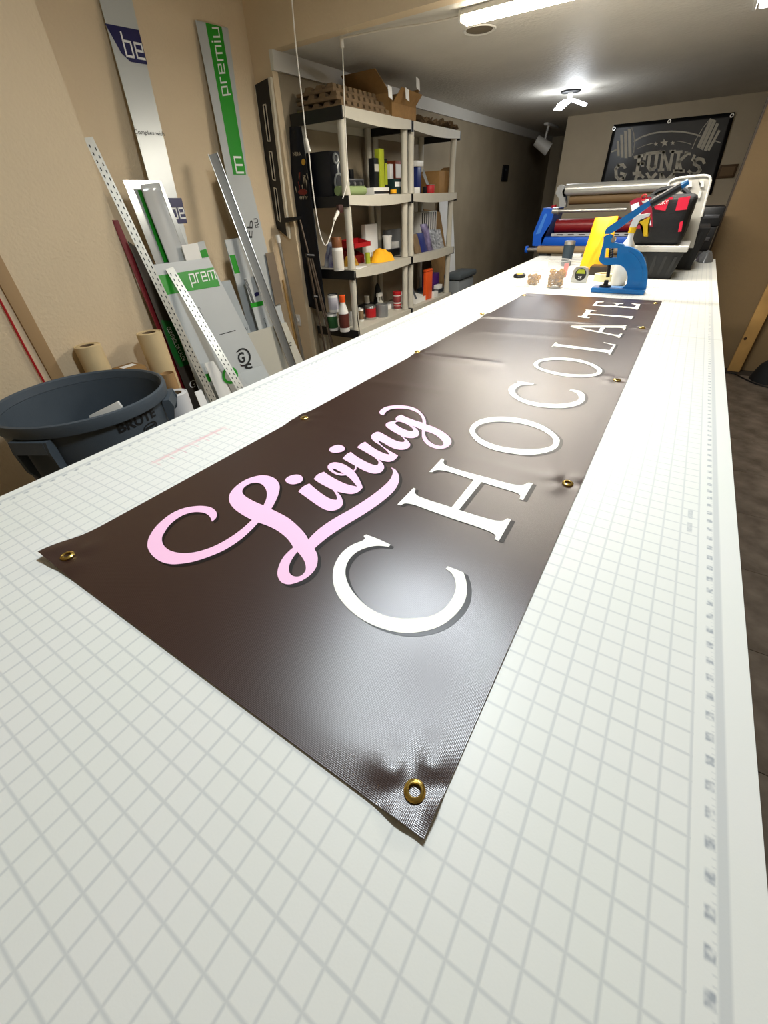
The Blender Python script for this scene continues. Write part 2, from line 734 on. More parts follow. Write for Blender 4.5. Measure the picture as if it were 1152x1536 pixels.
slab('wall_left_near', (XC - .3, YB, 0), (XC, YJ, CEIL_HI), M_wall)
slab('wall_left_recess', (XN - .1, YJ, 0), (XN, YS, CEIL_HI), M_wall)
slab('wall_left_stub', (XN - .1, YS, 0), (XS, YS + .05, CEIL_HI), M_wall)
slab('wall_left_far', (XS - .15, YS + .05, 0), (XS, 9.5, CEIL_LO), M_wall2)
slab('wall_header', (XS, YS, CEIL_LO), (XR, YS + .08, CEIL_HI), M_wall)
slab('ceiling_low', (XS - .1, YS + .08, CEIL_LO), (XR, 9.6, CEIL_LO + .08), M_ceil)
slab('ceiling_high', (XN - .2, YB, CEIL_HI), (XR, YS, CEIL_HI + .08), M_ceil)
slab('wall_back', (-1.76, YG, 0), (XR, YG + .1, CEIL_LO), M_wallback)
slab('wall_corridor_end', (XS, 9.4, 0), (XR, 9.5, CEIL_LO), M_wallback)
slab('wall_right', (XR, YB, 0), (XR + .1, 9.5, CEIL_HI), M_wall)
slab('wall_behind', (XN - .2, YB - .1, 0), (XR, YB, CEIL_HI), M_wall)
slab('wall_right_stub', (.172, 4.755, 0), (XR, 4.87, CEIL_LO), mat('brown_wall', '86704f', .75, var=.05, vscale=3, bump=.3, bscale=70))
M_strip = mat('dark_edge_trim', '4a3f33', .5)
slab('trim_1', (.160, 4.75, 0), (.172, 4.88, CEIL_LO), M_strip)
# pale cornice along the top of the far left wall
cz0 = CEIL_LO - .085
struct(MB().prism([(XS, YS - .005, cz0), (XS + .022, YS - .005, cz0), (XS + .03, YS - .005, CEIL_LO), (XS, YS - .005, CEIL_LO)],
                  (0, 6.6, 0)).build('trim_2', M_trim, smooth=False))
# upright wood strip and red cord on the near left wall
pa = at(0, 385, x=XC)
struct(MB().box((XC, pa.y - .055, 0), (XC + .012, pa.y - .0, 1.9), .002).build('trim_3', mat('tan_strip', 'a98a62', .6)))
cd = MB()
cd.tube([(XC + .01, pa.y - .085, 1.6), (XC + .01, pa.y - .083, 1.1), (XC + .012, pa.y - .09, .8), (XC + .012, pa.y - .088, .3), (XC + .03, pa.y - .09, .01)], .005)
tag(cd.build('power_cord', M_red), 'thin red cord running down the tan wall behind the trash can', 'cord')

# recessed can in the low ceiling
rl = thing('recessed_downlight', 'round unlit recessed downlight in the textured ceiling', 'light', (-1.37, 3.25, CEIL_LO))
MB().lathe([(.075, -.001), (.088, -.006), (.095, -.001)], (-1.37, 3.25, CEIL_LO), 32).build('trim_ring', M_trim, rl)
MB().lathe([(.074, -.002), (.066, -.004), (.03, -.0025), (0, -.0025)], (-1.37, 3.25, CEIL_LO), 32).build('baffle', mat('bronze_baffle', '6f6350', .5), rl)


# ------------------------------------------------------------------ lamps
def area(name, loc, sx, sy, power, color, parent, rot=(0, 0, 0)):
    ld = bpy.data.lights.new(name, 'AREA')
    ld.shape = 'RECTANGLE'
    ld.size, ld.size_y = sx, sy
    ld.energy = power
    ld.color = color
    lo = bpy.data.objects.new(name, ld)
    lo.location = Vector(loc) - root_loc(parent)
    lo.rotation_euler = rot
    lo.parent = parent
    COL.objects.link(lo)
    return lo


def strip_light(c, sx, sy, z, power, color, label, glow):
    t = thing('ceiling_light', label, 'light', (c[0], c[1], z))
    x, y = c
    MB().box((x - sx / 2, y - sy / 2, z - .022), (x + sx / 2, y + sy / 2, z), .004).build('housing', M_white, t)
    MB().box((x - sx / 2 + .01, y - sy / 2 + .008, z - .045), (x + sx / 2 - .01, y + sy / 2 - .008, z - .0225), .008).build('diffuser', glow, t)
    for s in (-1, 1):
        MB().box((x + s * (sx / 2 + .008) - .008, y - sy / 2, z - .046), (x + s * (sx / 2 + .008) + .008, y + sy / 2, z), .004).build('end_cap', M_white, t)
    area('lamp', (x, y, z - .05), sx, sy, power, color, t)
    return t


strip_light((-.46, 1.0), .34, .13, CEIL_HI, P_PANEL, (.86, .94, 1), 'white panel lamp on the high ceiling above the brown banner', M_glow)
strip_light((-.70, 2.93), 1.24, .10, CEIL_LO, P_TUBE, (1, .95, .86), 'long warm strip light fixed on the low ceiling by the round downlight', M_glow3)
strip_light((.04, 3.66), .22, .22, CEIL_LO, P_TUBE2, (1, .97, .92), 'square lamp on the low ceiling over the far table end', M_glow)

# garage lamp with three LED leaves
lx, ly = -1.36, 5.5
t = thing('leaf_lamp', 'three-leaf white LED bulb lamp glowing on the low ceiling', 'light', (lx, ly, CEIL_LO))
MB().lathe([(0, 0), (.09, 0), (.085, -.012), (0, -.014)], (lx, ly, CEIL_LO), 24).build('ceiling_plate', M_dark, t)
MB().cyl((lx, ly, CEIL_LO - .014), (lx, ly, CEIL_LO - .06), .022).build('socket', M_white, t)
for k, a in enumerate((20, 140, 260)):
    ca, sa = math.cos(math.radians(a)), math.sin(math.radians(a))
    b = MB()
    b.box((.03, -.045, -.008), (.17, .045, .008), .006)
    R_ = Matrix.Rotation(math.radians(a), 3, 'Z') @ Matrix.Rotation(math.radians(18), 3, 'Y')
    for v in b.bm.verts:
        v.co = R_ @ v.co + Vector((lx, ly, CEIL_LO - .055))
    b.build('led_leaf', M_glow2, t)
ld = bpy.data.lights.new('lamp', 'POINT')
ld.energy = P_LED
ld.color = (.9, .95, 1)
ld.shadow_soft_size = .1
lo = bpy.data.objects.new('lamp', ld)
lo.location = (0, 0, -.14)
lo.parent = t
COL.objects.link(lo)

# ------------------------------------------------------------------ work table and cutting mats
TX0, TX1, TZ = -.985, .197, .90
YSEAM, YEND = 1.83, 4.13
tb = thing('work_table', 'long white work table with pale wooden edge under the cutting mats', 'table', (-.4, 1.9, 0))
TXL = lambda y: -.972 - .0185 * y        # left edge runs very slightly out


def deck(y0, y1, z0, z1, inset=0):
    return [(TXL(y0) + inset, y0), (TX1 - inset, y0), (TX1 - inset, y1), (TXL(y1) + inset, y1)]


M_tabletop = mat('pale_edge', 'd8cdb0', .6, var=.1, vscale=20)
for y0, y1 in ((-.55, YSEAM - .001), (YSEAM + .001, YEND)):
    MB().prism([(x, y, TZ - .040) for x, y in deck(y0, y1, 0, 0)], (0, 0, .034)).build('table_top', M_tabletop, tb, smooth=False)
for y0, y1 in ((-.5, YSEAM - .05), (YSEAM + .05, YEND - .05)):
    MB().box((TX0 + .12, y0 + .05, TZ - .14), (TX1 - .1, y0 + .09, TZ - .041)).build('apron', M_tabletop, tb)
    MB().box((TX0 + .12, y1 - .09, TZ - .14), (TX1 - .1, y1 - .05, TZ - .041)).build('apron', M_tabletop, tb)
    for x in (TX0 + .15, TX1 - .15):
        for y in (y0 + .07, y1 - .07):
            MB().box((x - .04, y - .04, 0), (x + .04, y + .04, TZ - .041), .004).build('leg', M_wood, tb)
for (y0, y1), lab in zip(((-.55, YSEAM - .001), (YSEAM + .001, YEND)),
                         ('translucent white gridded cutting mat with red pen marks under the near banner end',
                          'white gridded cutting mat under the blue press and the tool tote')):
    b = MB()
    b.prism([(x, y, TZ - .006) for x, y in deck(y0, y1, 0, 0, .001)], (0, 0, .006))
    tag(b.build('cutting_mat', M_mat, smooth=False), lab, 'mat')

# ------------------------------------------------------------------ the brown banner
BNL, BNR, BFR, BFL = Vector((-.704, .090)), Vector((-.037, .090)), Vector((-.024, 2.451)), Vector((-.655, 2.448))
GR = [(622, 1189), (851, 727), (925, 572), (963, 493), (985, 455), (104, 838), (457, 629), (626, 529), (723, 472), (790, 442)]
GRW = [at(x, y, z=TZ) for x, y in GR]
GRW[4] = at(983, 456, z=TZ)
GRW[9] = at(786, 444, z=TZ)


def banner_z(x, y):
    z = .0016
    # slow waves
    z += .0010 * (1 + math.sin(y * 5.1 + x * 3)) * .5
    for i, g in enumerate(GRW):
        dx, dy = x - g.x, y - g.y
        r = math.hypot(dx, dy)
        if r > .22 or r < .011:
            continue
        sm = min(1, (r - .011) / .012)
        sm = sm * sm * (3 - 2 * sm)
        k = {0: 1.0, 1: .75, 2: .5, 5: .5}.get(i, .45)
        a = math.atan2(dy, dx)
        z += k * .0042 * math.exp(-((r - .024) / .022) ** 2) * (.5 + .5 * math.cos(4 * a + i * 1.3 + .6)) * sm
        # tension ridge from each eyelet towards the middle of the sheet
        s = -1 if i < 5 else 1
        if dx * s > 0:
            z += k * (.0004 if i in (0, 5) else .0030) * math.exp(-(dy / .016) ** 2) * math.exp(-dx * s / .11) * sm
    # long soft crease crossing from the third left eyelet and near the far end
    for cy, x0, x1, h in ((GRW[7].y - .015, -.70, -.36, .0045), (GRW[8].y - .03, -.70, -.15, .004), (.98, -.7, -.40, .0014), (1.62, -.6, -.2, .0012)):
        w = max(0, min(1, (x1 - x) / .12)) * max(0, min(1, (x - x0) / .05))
        z += h * w * math.exp(-((y - cy - .12 * (x + .5)) / .022) ** 2)
    # near corner curls up a little
    d = math.hypot(x - BNR.x, y - BNR.y)
    z += .003 * max(0, 1 - d / .06) ** 2
    d = math.hypot(x - BNL.x, y - BNL.y)
    z += .012 * max(0, 1 - d / .09) ** 2
    z += .0005 * max(0, 1 - (y - .09) / .10) ** 2 * (.6 + .4 * math.sin(x * 14))
    return TZ + z


def bilin(u, v):
    p = (BNL * (1 - u) + BNR * u) * (1 - v) + (BFL * (1 - u) + BFR * u) * v
    # edges pulled in slightly between the eyelets
    if u < .02 or u > .98:
        p = p + Vector((.0, 0))
    return p


def bfn(u, v):
    p = bilin(u, v)
    # scalloped left edge: eyelets pull the hem outwards
    if u < .06:
        e = 0
        for g in GRW[5:]:
            e += math.exp(-((p.y - g.y) / .035) ** 2)
        p = p + Vector((-.006 * e * (1 - u / .06), 0))
    return Vector((p.x, p.y, banner_z(p.x, p.y)))


bn = thing('vinyl_banner', 'long dark brown vinyl banner with pink script and cream capitals lying on the table', 'banner', (-.36, 1.27, TZ))
sh = MB()
sh.grid(bfn, 96, 300)
sheet = sh.build('sheet', M_vinyl, bn, ang=80)
# underside so that the sheet has thickness
mod = sheet.modifiers.new('thickness', 'SOLIDIFY')
mod.thickness = .0006
mod.offset = -1
es_ = sheet.modifiers.new('edges', 'EDGE_SPLIT')
es_.split_angle = math.radians(60)


def C(ox, oy, s):
    def f(x, y):
        p = at(ox + x / s, oy + y / s, z=TZ)
        return (p.x, p.y)
    return f


cA, cB, cD, cE = C(210, 700, 4.8), C(390, 690, 5.009), C(480, 680, 3.388), C(690, 440, 3.972)
cF, cG, cH, cCC = C(505, 600, 6.4), C(440, 680, 8.229), C(820, 440, 7.68), C(430, 600, 4.431)


def pieces(*parts):
    """parts: (conv, spec) pairs joined into one outline: mixed crops"""
    toks = []
    for conv, spec in parts:
        for tk in spec.split():
            s = tk.endswith('s')
            x, y = tk.rstrip('s').split(',')
            p = conv(float(x), float(y))
            toks.append('%.6f,%.6f%s' % (p[0], p[1], 's' if s else ''))
    return outline(' '.join(toks), lambda x, y: (x, y))


L_out = pieces(
    (cA, '521,405s 510,375 480,348 430,336 370,340 300,365 225,420 175,490 162,530 175,575 220,612 290,630 360,630 440,615 540,580 650,520 740,455 808,393s '
         '750,362 690,320 655,280 643,240 655,195 700,145 770,100 850,75 910,73 965,90 1000,125 1008,165 995,220 970,275 947,315s'),
    (cB, '150,410 220,450 290,510 340,565 366,610s 400,570 470,510 560,450 700,370 830,285 920,215 975,160 998,110 996,85 984,66s 1020,85 1042,125 1044,170 1020,225 '
         '970,280 890,345 780,420 640,505 520,585 440,650 410,678s 430,715 436,760 425,815 390,865 330,910 260,938 210,945 165,930 140,895 134,855 145,805 175,745 215,700 252,668s '
         '230,630 190,585 130,540 60,505'),
    (cA, '855,412s 800,470 720,540 620,605 520,650 400,690 300,708 220,710 150,690 95,650 65,605 58,570 68,520 110,450 170,390 240,340 320,307 400,293 460,292 515,303 548,328 557,355 548,382'))
L_h1 = outline('892,289s 912,240 916,200 905,165 880,137 840,125 800,130 760,152 740,180 745,205 775,232 830,262', cA)
L_h2 = outline('284,700s 250,745 225,795 220,840 235,872 270,887 310,880 340,850 347,815 335,770 310,730', cB)
dot1 = outline('192,162 215,135 265,120 305,125 324,148 312,175 265,192 218,188', cB)
dot2 = outline('283,340 300,320 340,307 375,315 388,335 370,352 330,360 298,356', cCC)
iv = outline('65,490s 120,430 200,390s 270,450 360,520 450,575 520,593 540,580 530,530 490,470s 400,425 320,380 255,335s 300,280 380,245s 470,305 580,365 680,405 790,430s '
             '750,380 700,325 650,288s 590,292 520,275 450,230 425,190 440,155 490,130 550,130 620,150 690,190 750,240 800,310 835,380 858,440s 810,490 740,518 660,515 540,490s '
             '590,550 613,620 600,670 550,710 470,728 390,712 300,660 180,575', cG)
iv_h = outline('478,206s 520,212 570,238 625,270s 580,265 520,245', cG)
ing = outline('58,577s 95,535 138,512s 200,560 280,605 350,635 388,638 402,620 395,595 360,562s 280,515 198,468s 230,435 275,414s 330,455 400,500 470,530 507,536s 480,500 420,450 360,410 332,375 340,345 375,322 410,320 '
              '460,345 530,385 590,410 635,416 652,405 640,380 610,352s 550,320 490,280 470,252 490,228 540,215 575,210s 563,195s 580,170 620,152s 680,180 760,210 825,230s 820,190 795,150 750,120 680,98 600,92 530,98 480,120 452,158s '
              '425,150 411,132 425,105 470,78 540,64 620,62 710,75 780,105 830,155 853,200 858,245s 930,270 1010,310 1070,355 1100,400 1090,440 1050,470 990,482 920,470 860,435 825,385 818,340 820,300s 780,280 722,258s '
              '770,290 792,330 775,362 730,378 680,375 635,365s 680,400 706,440 690,470 640,490 570,485 500,455 440,420 395,400s 430,445 500,495 560,530 590,548s 560,585 510,606 450,600 405,585s '
              '440,620 456,660 440,695 400,717 340,718 260,690 190,652s 189,680 165,702s 155,694s 173,676 178,645s 120,612', cF)
ing_h1 = outline('557,232s 590,218 640,230 700,260 735,295 725,310 690,308 630,285 580,255', cF)
ing_h2 = outline('845,312s 850,350 880,400 940,440 1000,452 1025,435 1005,395 950,350 890,322', cF)
c1 = outline('235,420s 300,445 358,472s 350,483s 290,478 230,490 180,515 145,555 130,605 140,660 175,720 240,785 320,828 400,845 480,846 560,835 620,805 665,755 688,700 685,650 665,615 638,595s 648,582s 700,602 728,614s '
             '742,660 745,715 730,770 690,825 630,875 560,905 470,920 380,915 280,885 190,835 120,770 80,705 66,640 75,575 110,515 160,475 215,452 230,440s 222,428s', cD)
h1 = outline('393,268s 475,183s 486,188s 481,205 500,225 560,248s 668,282s 780,142s 690,112 640,97 595,92 570,103s 554,102s 618,33s 630,38s 628,58 650,72 720,95 850,130 960,160 1020,168 1060,155s 1080,160s 1030,245s 1012,240s '
             '1015,220 990,205 900,178 820,153s 705,295s 800,325 880,347 925,350 950,338s 970,343s 908,452s 885,445s 890,425 860,405 780,375 660,335 540,292 480,270 435,262 410,272s', cD)
o1 = outline('56,825 75,785 130,755 210,742 300,743 400,760 490,792 550,830 585,865 592,890 575,925 530,950 460,965 390,970 300,960 200,940 120,905 75,865', cE)
o1h = outline('88,825 110,795 170,775 250,770 340,778 430,800 500,830 545,865 555,890 540,915 490,930 420,935 340,932 250,920 170,895 110,860', cE)
c2 = outline('342,525s 390,535 440,542s 435,549s 390,549 350,558 328,580 335,605 370,630 430,650 510,662 590,664 660,655 700,640 705,620 690,600 650,583s 660,576s 690,582 712,585s '
             '738,605 744,630 730,655 690,675 620,688 540,688 450,678 370,655 310,620 289,590 292,565 320,545 345,540s 338,533s', cE)
o2 = outline('437,430 450,410 490,395 560,388 640,390 720,402 790,425 830,448 845,465 835,485 800,500 740,506 670,504 590,495 510,475 455,450', cE)
o2h = outline('463,430 480,413 540,403 610,403 690,412 760,430 805,455 815,470 800,483 750,490 680,489 600,480 520,462 475,445', cE)
l1 = outline('48,630s 100,575s 122,578s 120,590 150,598s 690,663 725,658 765,612s 700,592 645,580s 660,575s 740,592 795,602s 728,718s 705,715s 708,705 670,692s 110,622 75,628s', cH)
a1 = outline('270,398s 285,383s 880,384s 900,377s 925,378s 897,430s 874,430s 880,413s 850,406s 668,404s 635,457s 780,486s 825,488s 848,474s 870,475s 838,523s 818,522s 805,508s 770,498s', cH)
a1h = outline('375,402s 620,404s 590,448s', cH)
t1 = outline('357,268s 400,270s 455,205s 440,193s 520,200 578,208s 565,214s 515,213s 482,240s 950,272s 970,270s 997,270s 972,308s 952,305s 955,297s 930,290s 478,250s 460,280s 500,288s 490,293s 420,290 360,276s', cH)
e1 = outline('523,150s 572,98s 610,100 660,103s 645,109s 595,110s 570,138s 775,150s 800,128s 752,118s 760,115s 885,125s 875,130s 832,129s 812,153s 1010,165s 1035,140s 970,126s 985,123s 1078,132s 1048,193s 1022,192s 1020,185s 990,180s 560,150s', cH)

LETTERS = [('script_letters', M_pink, [L_out, L_h1, L_h2]), ('script_dot', M_pink, [dot1]), ('script_dot', M_pink, [dot2]),
           ('script_letters', M_pink, [iv, iv_h]), ('script_letters', M_pink, [ing, ing_h1, ing_h2]),
           ('letter', M_cream, [c1]), ('letter', M_cream, [h1]), ('letter', M_cream, [o1, o1h]), ('letter', M_cream, [c2]),
           ('letter', M_cream, [o2, o2h]), ('letter', M_cream, [l1]), ('letter', M_cream, [a1, a1h]), ('letter', M_cream, [t1]), ('letter', M_cream, [e1])]
for nm, mt_, loops in LETTERS:
    V, F = fill2d(loops, .014)
    lt = flat_mesh(nm, V, F, lambda v: Vector((v.x, v.y, banner_z(v.x, v.y) + .0008)), mt_, bn)
    so = Vector((.0075, -.0012))
    flat_mesh('printed_shadow', V, F, lambda v: Vector((v.x + so.x, v.y + so.y, banner_z(v.x + so.x, v.y + so.y) + .0004)), M_inkdark, lt)

for i, g in enumerate(GRW):
    z = banner_z(g.x, g.y) + .0014
    gr = MB().lathe([(.0056, -.0030), (.0052, .0012), (.0062, .0026), (.0080, .0022), (.0098, .0006), (.0100, -.0012), (.0094, -.0016)],
                    (g.x, g.y, z), 28).build('grommet', M_brass, bn)
    MB().torus((g.x, g.y, z + .0013), .0064, .0011, 28, 8).build('grommet_collar', M_brass, gr)
# ------------------------------------------------------------------ trash can
tc0 = Vector((-1.90, .67, 0))
M_can = mat('grey_blue_plastic', '4b545c', .5, var=.08, vscale=10, bump=.06, bscale=200)
can = thing('trash_can', 'large round grey-blue plastic trash can with black lettering beside the table', 'trash can', tc0)


def canr(z):
    return .258 + (.300 - .258) * z / .72


MB().lathe([(0, .02), (.250, .02), (.258, 0), (.262, .02), (canr(.70), .70), (.301, .715), (.292, .715), (canr(.70) - .008, .69), (.250, .03), (0, .03)],
           tc0, 64).build('body', M_can, can)
MB().lathe([(.293, .716), (.298, .745), (.304, .751), (.313, .748), (.315, .735), (.311, .705), (.303, .703), (.303, .7165)], tc0, 64, closed=True).build('rim', M_can, can)
for a in (-62, 118, 50):
    b = MB()
    ca = math.radians(a)
    e = Vector((math.cos(ca), math.sin(ca), 0))
    tn = Vector((-e.y, e.x, 0))
    base = tc0 + e * .294
    prof = [(0, .70), (.028, .70), (.035, .66), (.03, .58), (0, .52)]
    if a == 50:
        prof = [(0, .70), (.03, .70), (.04, .67), (.025, .62), (0, .60)]
    for sgn in (-1, 1):
        b.prism([base + e * (r_) + tn * sgn * .06 + Vector((0, 0, z_)) for r_, z_ in prof], tn * .012 * sgn)
    b.prism([base + e * r_ + Vector((0, 0, z_)) - tn * .06 for r_, z_ in ((.0, .70), (.03, .70), (.036, .655), (.028, .65), (.022, .685), (0, .685))], tn * .12)
    b.build('handle', M_can, can)
V, F = text_tris('BRUTE', 0, .03)


def on_can(t0, t1, z0, z1, off=.0015):
    def f(v):
        th = math.radians(t0 + (t1 - t0) * v.x)
        z = z0 + (z1 - z0) * v.y
        r_ = canr(z) + off
        return tc0 + Vector((r_ * math.cos(th), r_ * math.sin(th), z))
    return f


flat_mesh('lettering', V, F, on_can(-9, 24, .664, .700), M_kprint, can)
# small oval badge under the lettering: ring with a bar
ringo = [Vector((.5 + .5 * math.cos(2 * PI * k / 40), .5 + .5 * math.sin(2 * PI * k / 40))) for k in range(40)]
ringi = [Vector((.5 + .42 * math.cos(2 * PI * k / 40), .5 + .36 * math.sin(2 * PI * k / 40))) for k in range(40)]
bar = [Vector(p) for p in ((.14, .38), (.86, .38), (.86, .62), (.14, .62))]
V, F = fill2d([ringo, ringi, bar])
flat_mesh('badge', V, F, on_can(8, 22, .620, .655), M_kprint, can)

# scrap sheets inside the can
fp = MB()
fp.prism([at(136, 622, z=.60), at(178, 601, z=.655), at(184, 609, z=.64), Vector((-1.80, .72, .06)), Vector((-1.95, .55, .06))], (.006, -.01, 0))
tag(fp.build('foam_offcut', M_white), 'white foam board offcut sticking up inside the trash can', 'offcut')


# ------------------------------------------------------------------ rolls behind the can
def roll(name, label, c, r, h, material, tilt=(0, 0), hollow=True, inner=None):
    t = thing(name, label, 'roll', c)
    q = Matrix.Rotation(tilt[0], 3, 'X') @ Matrix.Rotation(tilt[1], 3, 'Y')
    b = MB()
    prof = [(r * .55, 0), (r, 0), (r, h), (r * .92, h + .0005), (r * .9, h - .004), (r * .8, h), (r * .55, h), (r * .55, 0)] if hollow else [(0, 0), (r, 0), (r, h), (0, h)]
    b.lathe(prof, (0, 0, 0), 32)
    dz = abs(math.sin(tilt[0]) * r) + abs(math.sin(tilt[1]) * r)
    for v in b.bm.verts:
        v.co = q @ v.co + Vector(c) + Vector((0, 0, dz))
    b.build('wound_sheet', material, t)
    b = MB()
    b.lathe([(r * .50, .002), (r * .545, .002), (r * .545, h - .002), (r * .50, h - .002)], (0, 0, 0), 24, closed=True)
    for v in b.bm.verts:
        v.co = q @ v.co + Vector(c) + Vector((0, 0, dz))
    b.build('core', inner or M_card2, t)
    return t


pr = at(131, 518, x=-2.33)
roll('paper_roll', 'short tan kraft paper roll standing against the wall behind the trash can', (-2.335, pr.y, 0), .058, pr.z, M_kraft)
roll('paper_roll', 'taller tan paper roll beside the small cardboard box', (-2.265, 1.235, 0), .062, .822, M_kraft)
roll('vinyl_roll', 'white vinyl roll standing between the trash can and slotted strip', (-1.985, 1.10, 0), .06, .59, mat('white_vinyl', 'dedede', .5))
tag(MB().lathe([(.030, 0), (.035, 0), (.035, .655), (.030, .655)], (-2.10, 1.16, 0), 28, closed=True).build('cardboard_tube', mat('brown_tube', 'a88457', .7)),
    'open brown cardboard tube between the white roll and the taller tan roll', 'tube')
# little box on a riser of stacked offcuts behind the can
pb = at(190, 548, x=-2.3)
bxz = pb.z
bt = thing('cardboard_box', 'small brown cardboard box with white label behind the trash can', 'box', (-2.27, pb.y, 0))
MB().box((-2.33, pb.y - .065, 0), (-2.21, pb.y + .05, bxz), .003).build('carton', M_card, bt)
MB().box((-2.30, pb.y - .04, bxz + .0002), (-2.26, pb.y + .03, bxz + .001)).build('paper_label', M_wprint, bt)

# ------------------------------------------------------------------ boards leaning on the left wall


def board(name, label, pix, pl, material, thick=.003, floor=True, group=None):
    """pix = top-left, top-right, lower-right, lower-left points of the face; lower edges run on to the floor"""
    n = pl[1]
    P = [on(x, y, pl) for x, y in pix]
    if floor:
        for i, j in ((0, 3), (1, 2)):
            a, b_ = P[i], P[j]
            k = (a.z - .002) / (a.z - b_.z)
            P[j] = a + (b_ - a) * k
    t = thing(name, label, 'board', (P[3] + P[2]) / 2, group)
    MB().prism(P, -n * thick).build('panel', material, t, smooth=False)
    return t


pl1 = lean(-2.42, -.105)
b1 = board('sign_strip', 'tall silver sign strip with navy logo and small black words leaning on the tan wall', [(148, -4), (197, -4), (275, 335), (241, 335)], pl1, mat('silver_board', 'c4c8c6', .32, metal=.2), .003)
patch('print_patch', [(157, 35), (208, 45), (221, 97), (196, 93), (182, 80)], pl1, M_navy, b1)
stroke_text('lettering', 'be', pl1, (190, 84), (217, 89), (184, 61), M_wprint, b1)
patch('print_patch', [(250, 297), (272, 297), (281, 335), (262, 336)], pl1, M_navy, b1)
stroke_text('lettering', 'be', pl1, (260, 328), (278, 327), (256, 313), M_wprint, b1)
text_on('lettering', 'Complies with', pl1, (202, 203), (247, 206), (200, 194), M_kprint, b1, .0015)

pl2 = lean(-2.45, -.09)
b2 = board('sign_strip', 'tall white sign strip with broad green stripe and white lettering beside the level', [(293, 30), (342, 42), (372, 265), (340, 262)], pl2, M_board, .003)
patch('print_patch', [(308, 34), (332, 40), (369, 262), (350, 262)], pl2, M_green, b2)
stroke_text('lettering', 'premiu', pl2, (342, 142), (327, 42), (334, 143), M_wprint, b2)
stroke_text('lettering', 'm', pl2, (365, 259), (361, 236), (355, 259), M_wprint, b2)

pl3 = lean(-2.40, -.11)
b3 = board('sign_board', 'plain pale grey board with upside-down black letters behind the aluminium channel', [(338, 262), (374, 265), (428, 488), (388, 492)], pl3, M_board, .004)
text_on('lettering', 'EP', pl3, (370, 357), (371, 330), (378, 357), M_kprint, b3, .0015)
text_on('lettering', 'RU', pl3, (389, 341), (386, 327), (383, 342), M_kprint, b3, .0015, bold=.02)
MB().prism([on(x, y, lean(-2.385, -.11)) for x, y in ((398, 380), (410, 378), (426, 452), (413, 458))], (.003, 0, 0)).build('backing_strip', mat('taupe_board', '7a6c5a', .6), b3, smooth=False)

pl4 = lean(-2.34, -.11)
b4 = board('sign_board', 'silver board with narrow green stripe leaning behind the slotted strip', [(184, 270), (241, 271), (287, 385), (234, 396)], pl4, mat('silver_board2', 'cdd1cf', .2, metal=.45), .003)
patch('print_patch', [(206, 285), (212, 285), (257, 392), (246, 394)], pl4, M_green, b4)
# curled mirror film sheet in front of it
pl4b = lean(-2.30, -.12)
fb = MB()
q = [on(x, y, pl4b) for x, y in ((208, 277), (237, 274), (281, 390), (254, 394))]
for i, j in ((0, 3), (1, 2)):
    k = (q[i].z - .002) / (q[i].z - q[j].z)
    q[j] = q[i] + (q[j] - q[i]) * k


def film(u, v):
    p = (q[0] * (1 - u) + q[1] * u) * (1 - v) + (q[3] * (1 - u) + q[2] * u) * v
    cur = .022 * math.exp(-v / .16) * math.sin(PI * u) + .012 * math.exp(-v / .03)
    return p + Vector((cur, 0, 0))


fb.grid(film, 14, 40)
fo = tag(fb.build('film_sheet', M_film, ang=80), 'shiny curled mirror film sheet in front of the silver board', 'sheet')
fm = fo.modifiers.new('thickness', 'SOLIDIFY')
fm.thickness = .001
# small bits showing behind
pl4c = lean(-2.22, -.16)
bd = board('foam_strip', 'short white foam strip beside the mirror film sheet', [(272, 368), (296, 364), (305, 395), (282, 398)], pl4c, M_white, .006)
bd = board('sign_offcut', 'small grey offcut with a green corner beside the foam strip', [(294, 364), (306, 361), (318, 400), (303, 402)], lean(-2.33, -.11), M_board, .003)
patch('print_patch', [(299, 376), (309, 373), (313, 385), (303, 387)], lean(-2.33, -.11), M_green, bd)

# red panel and dark green carton panel at the wall corner
board('red_panel', 'dark red panel standing edge-on behind the long slotted strip', [(168, 330), (177, 330), (300, 618), (288, 618)], lean(-2.25, -.115), mat('dark_red', '6e0f18', .45), .004)
plg = lean(-2.22, -.13)
bg_ = board('carton_panel', 'dark green printed carton panel behind the long slotted strip', [(192, 362), (226, 385), (318, 600), (290, 612)], plg, mat('dark_carton', '3d352c', .6, var=.3, vscale=14), .004)
patch('print_patch', [(241, 480), (266, 482), (286, 545), (270, 551), (258, 530)], plg, M_dgreen, bg_)
text_on('lettering', 'CONTROL DE CALOR', plg, (249, 492), (274, 543), (254, 489), M_wprint, bg_, .0025)
text_on('lettering', 'GE', plg, (285, 583), (300, 578), (283, 572), M_wprint, bg_, .0025)

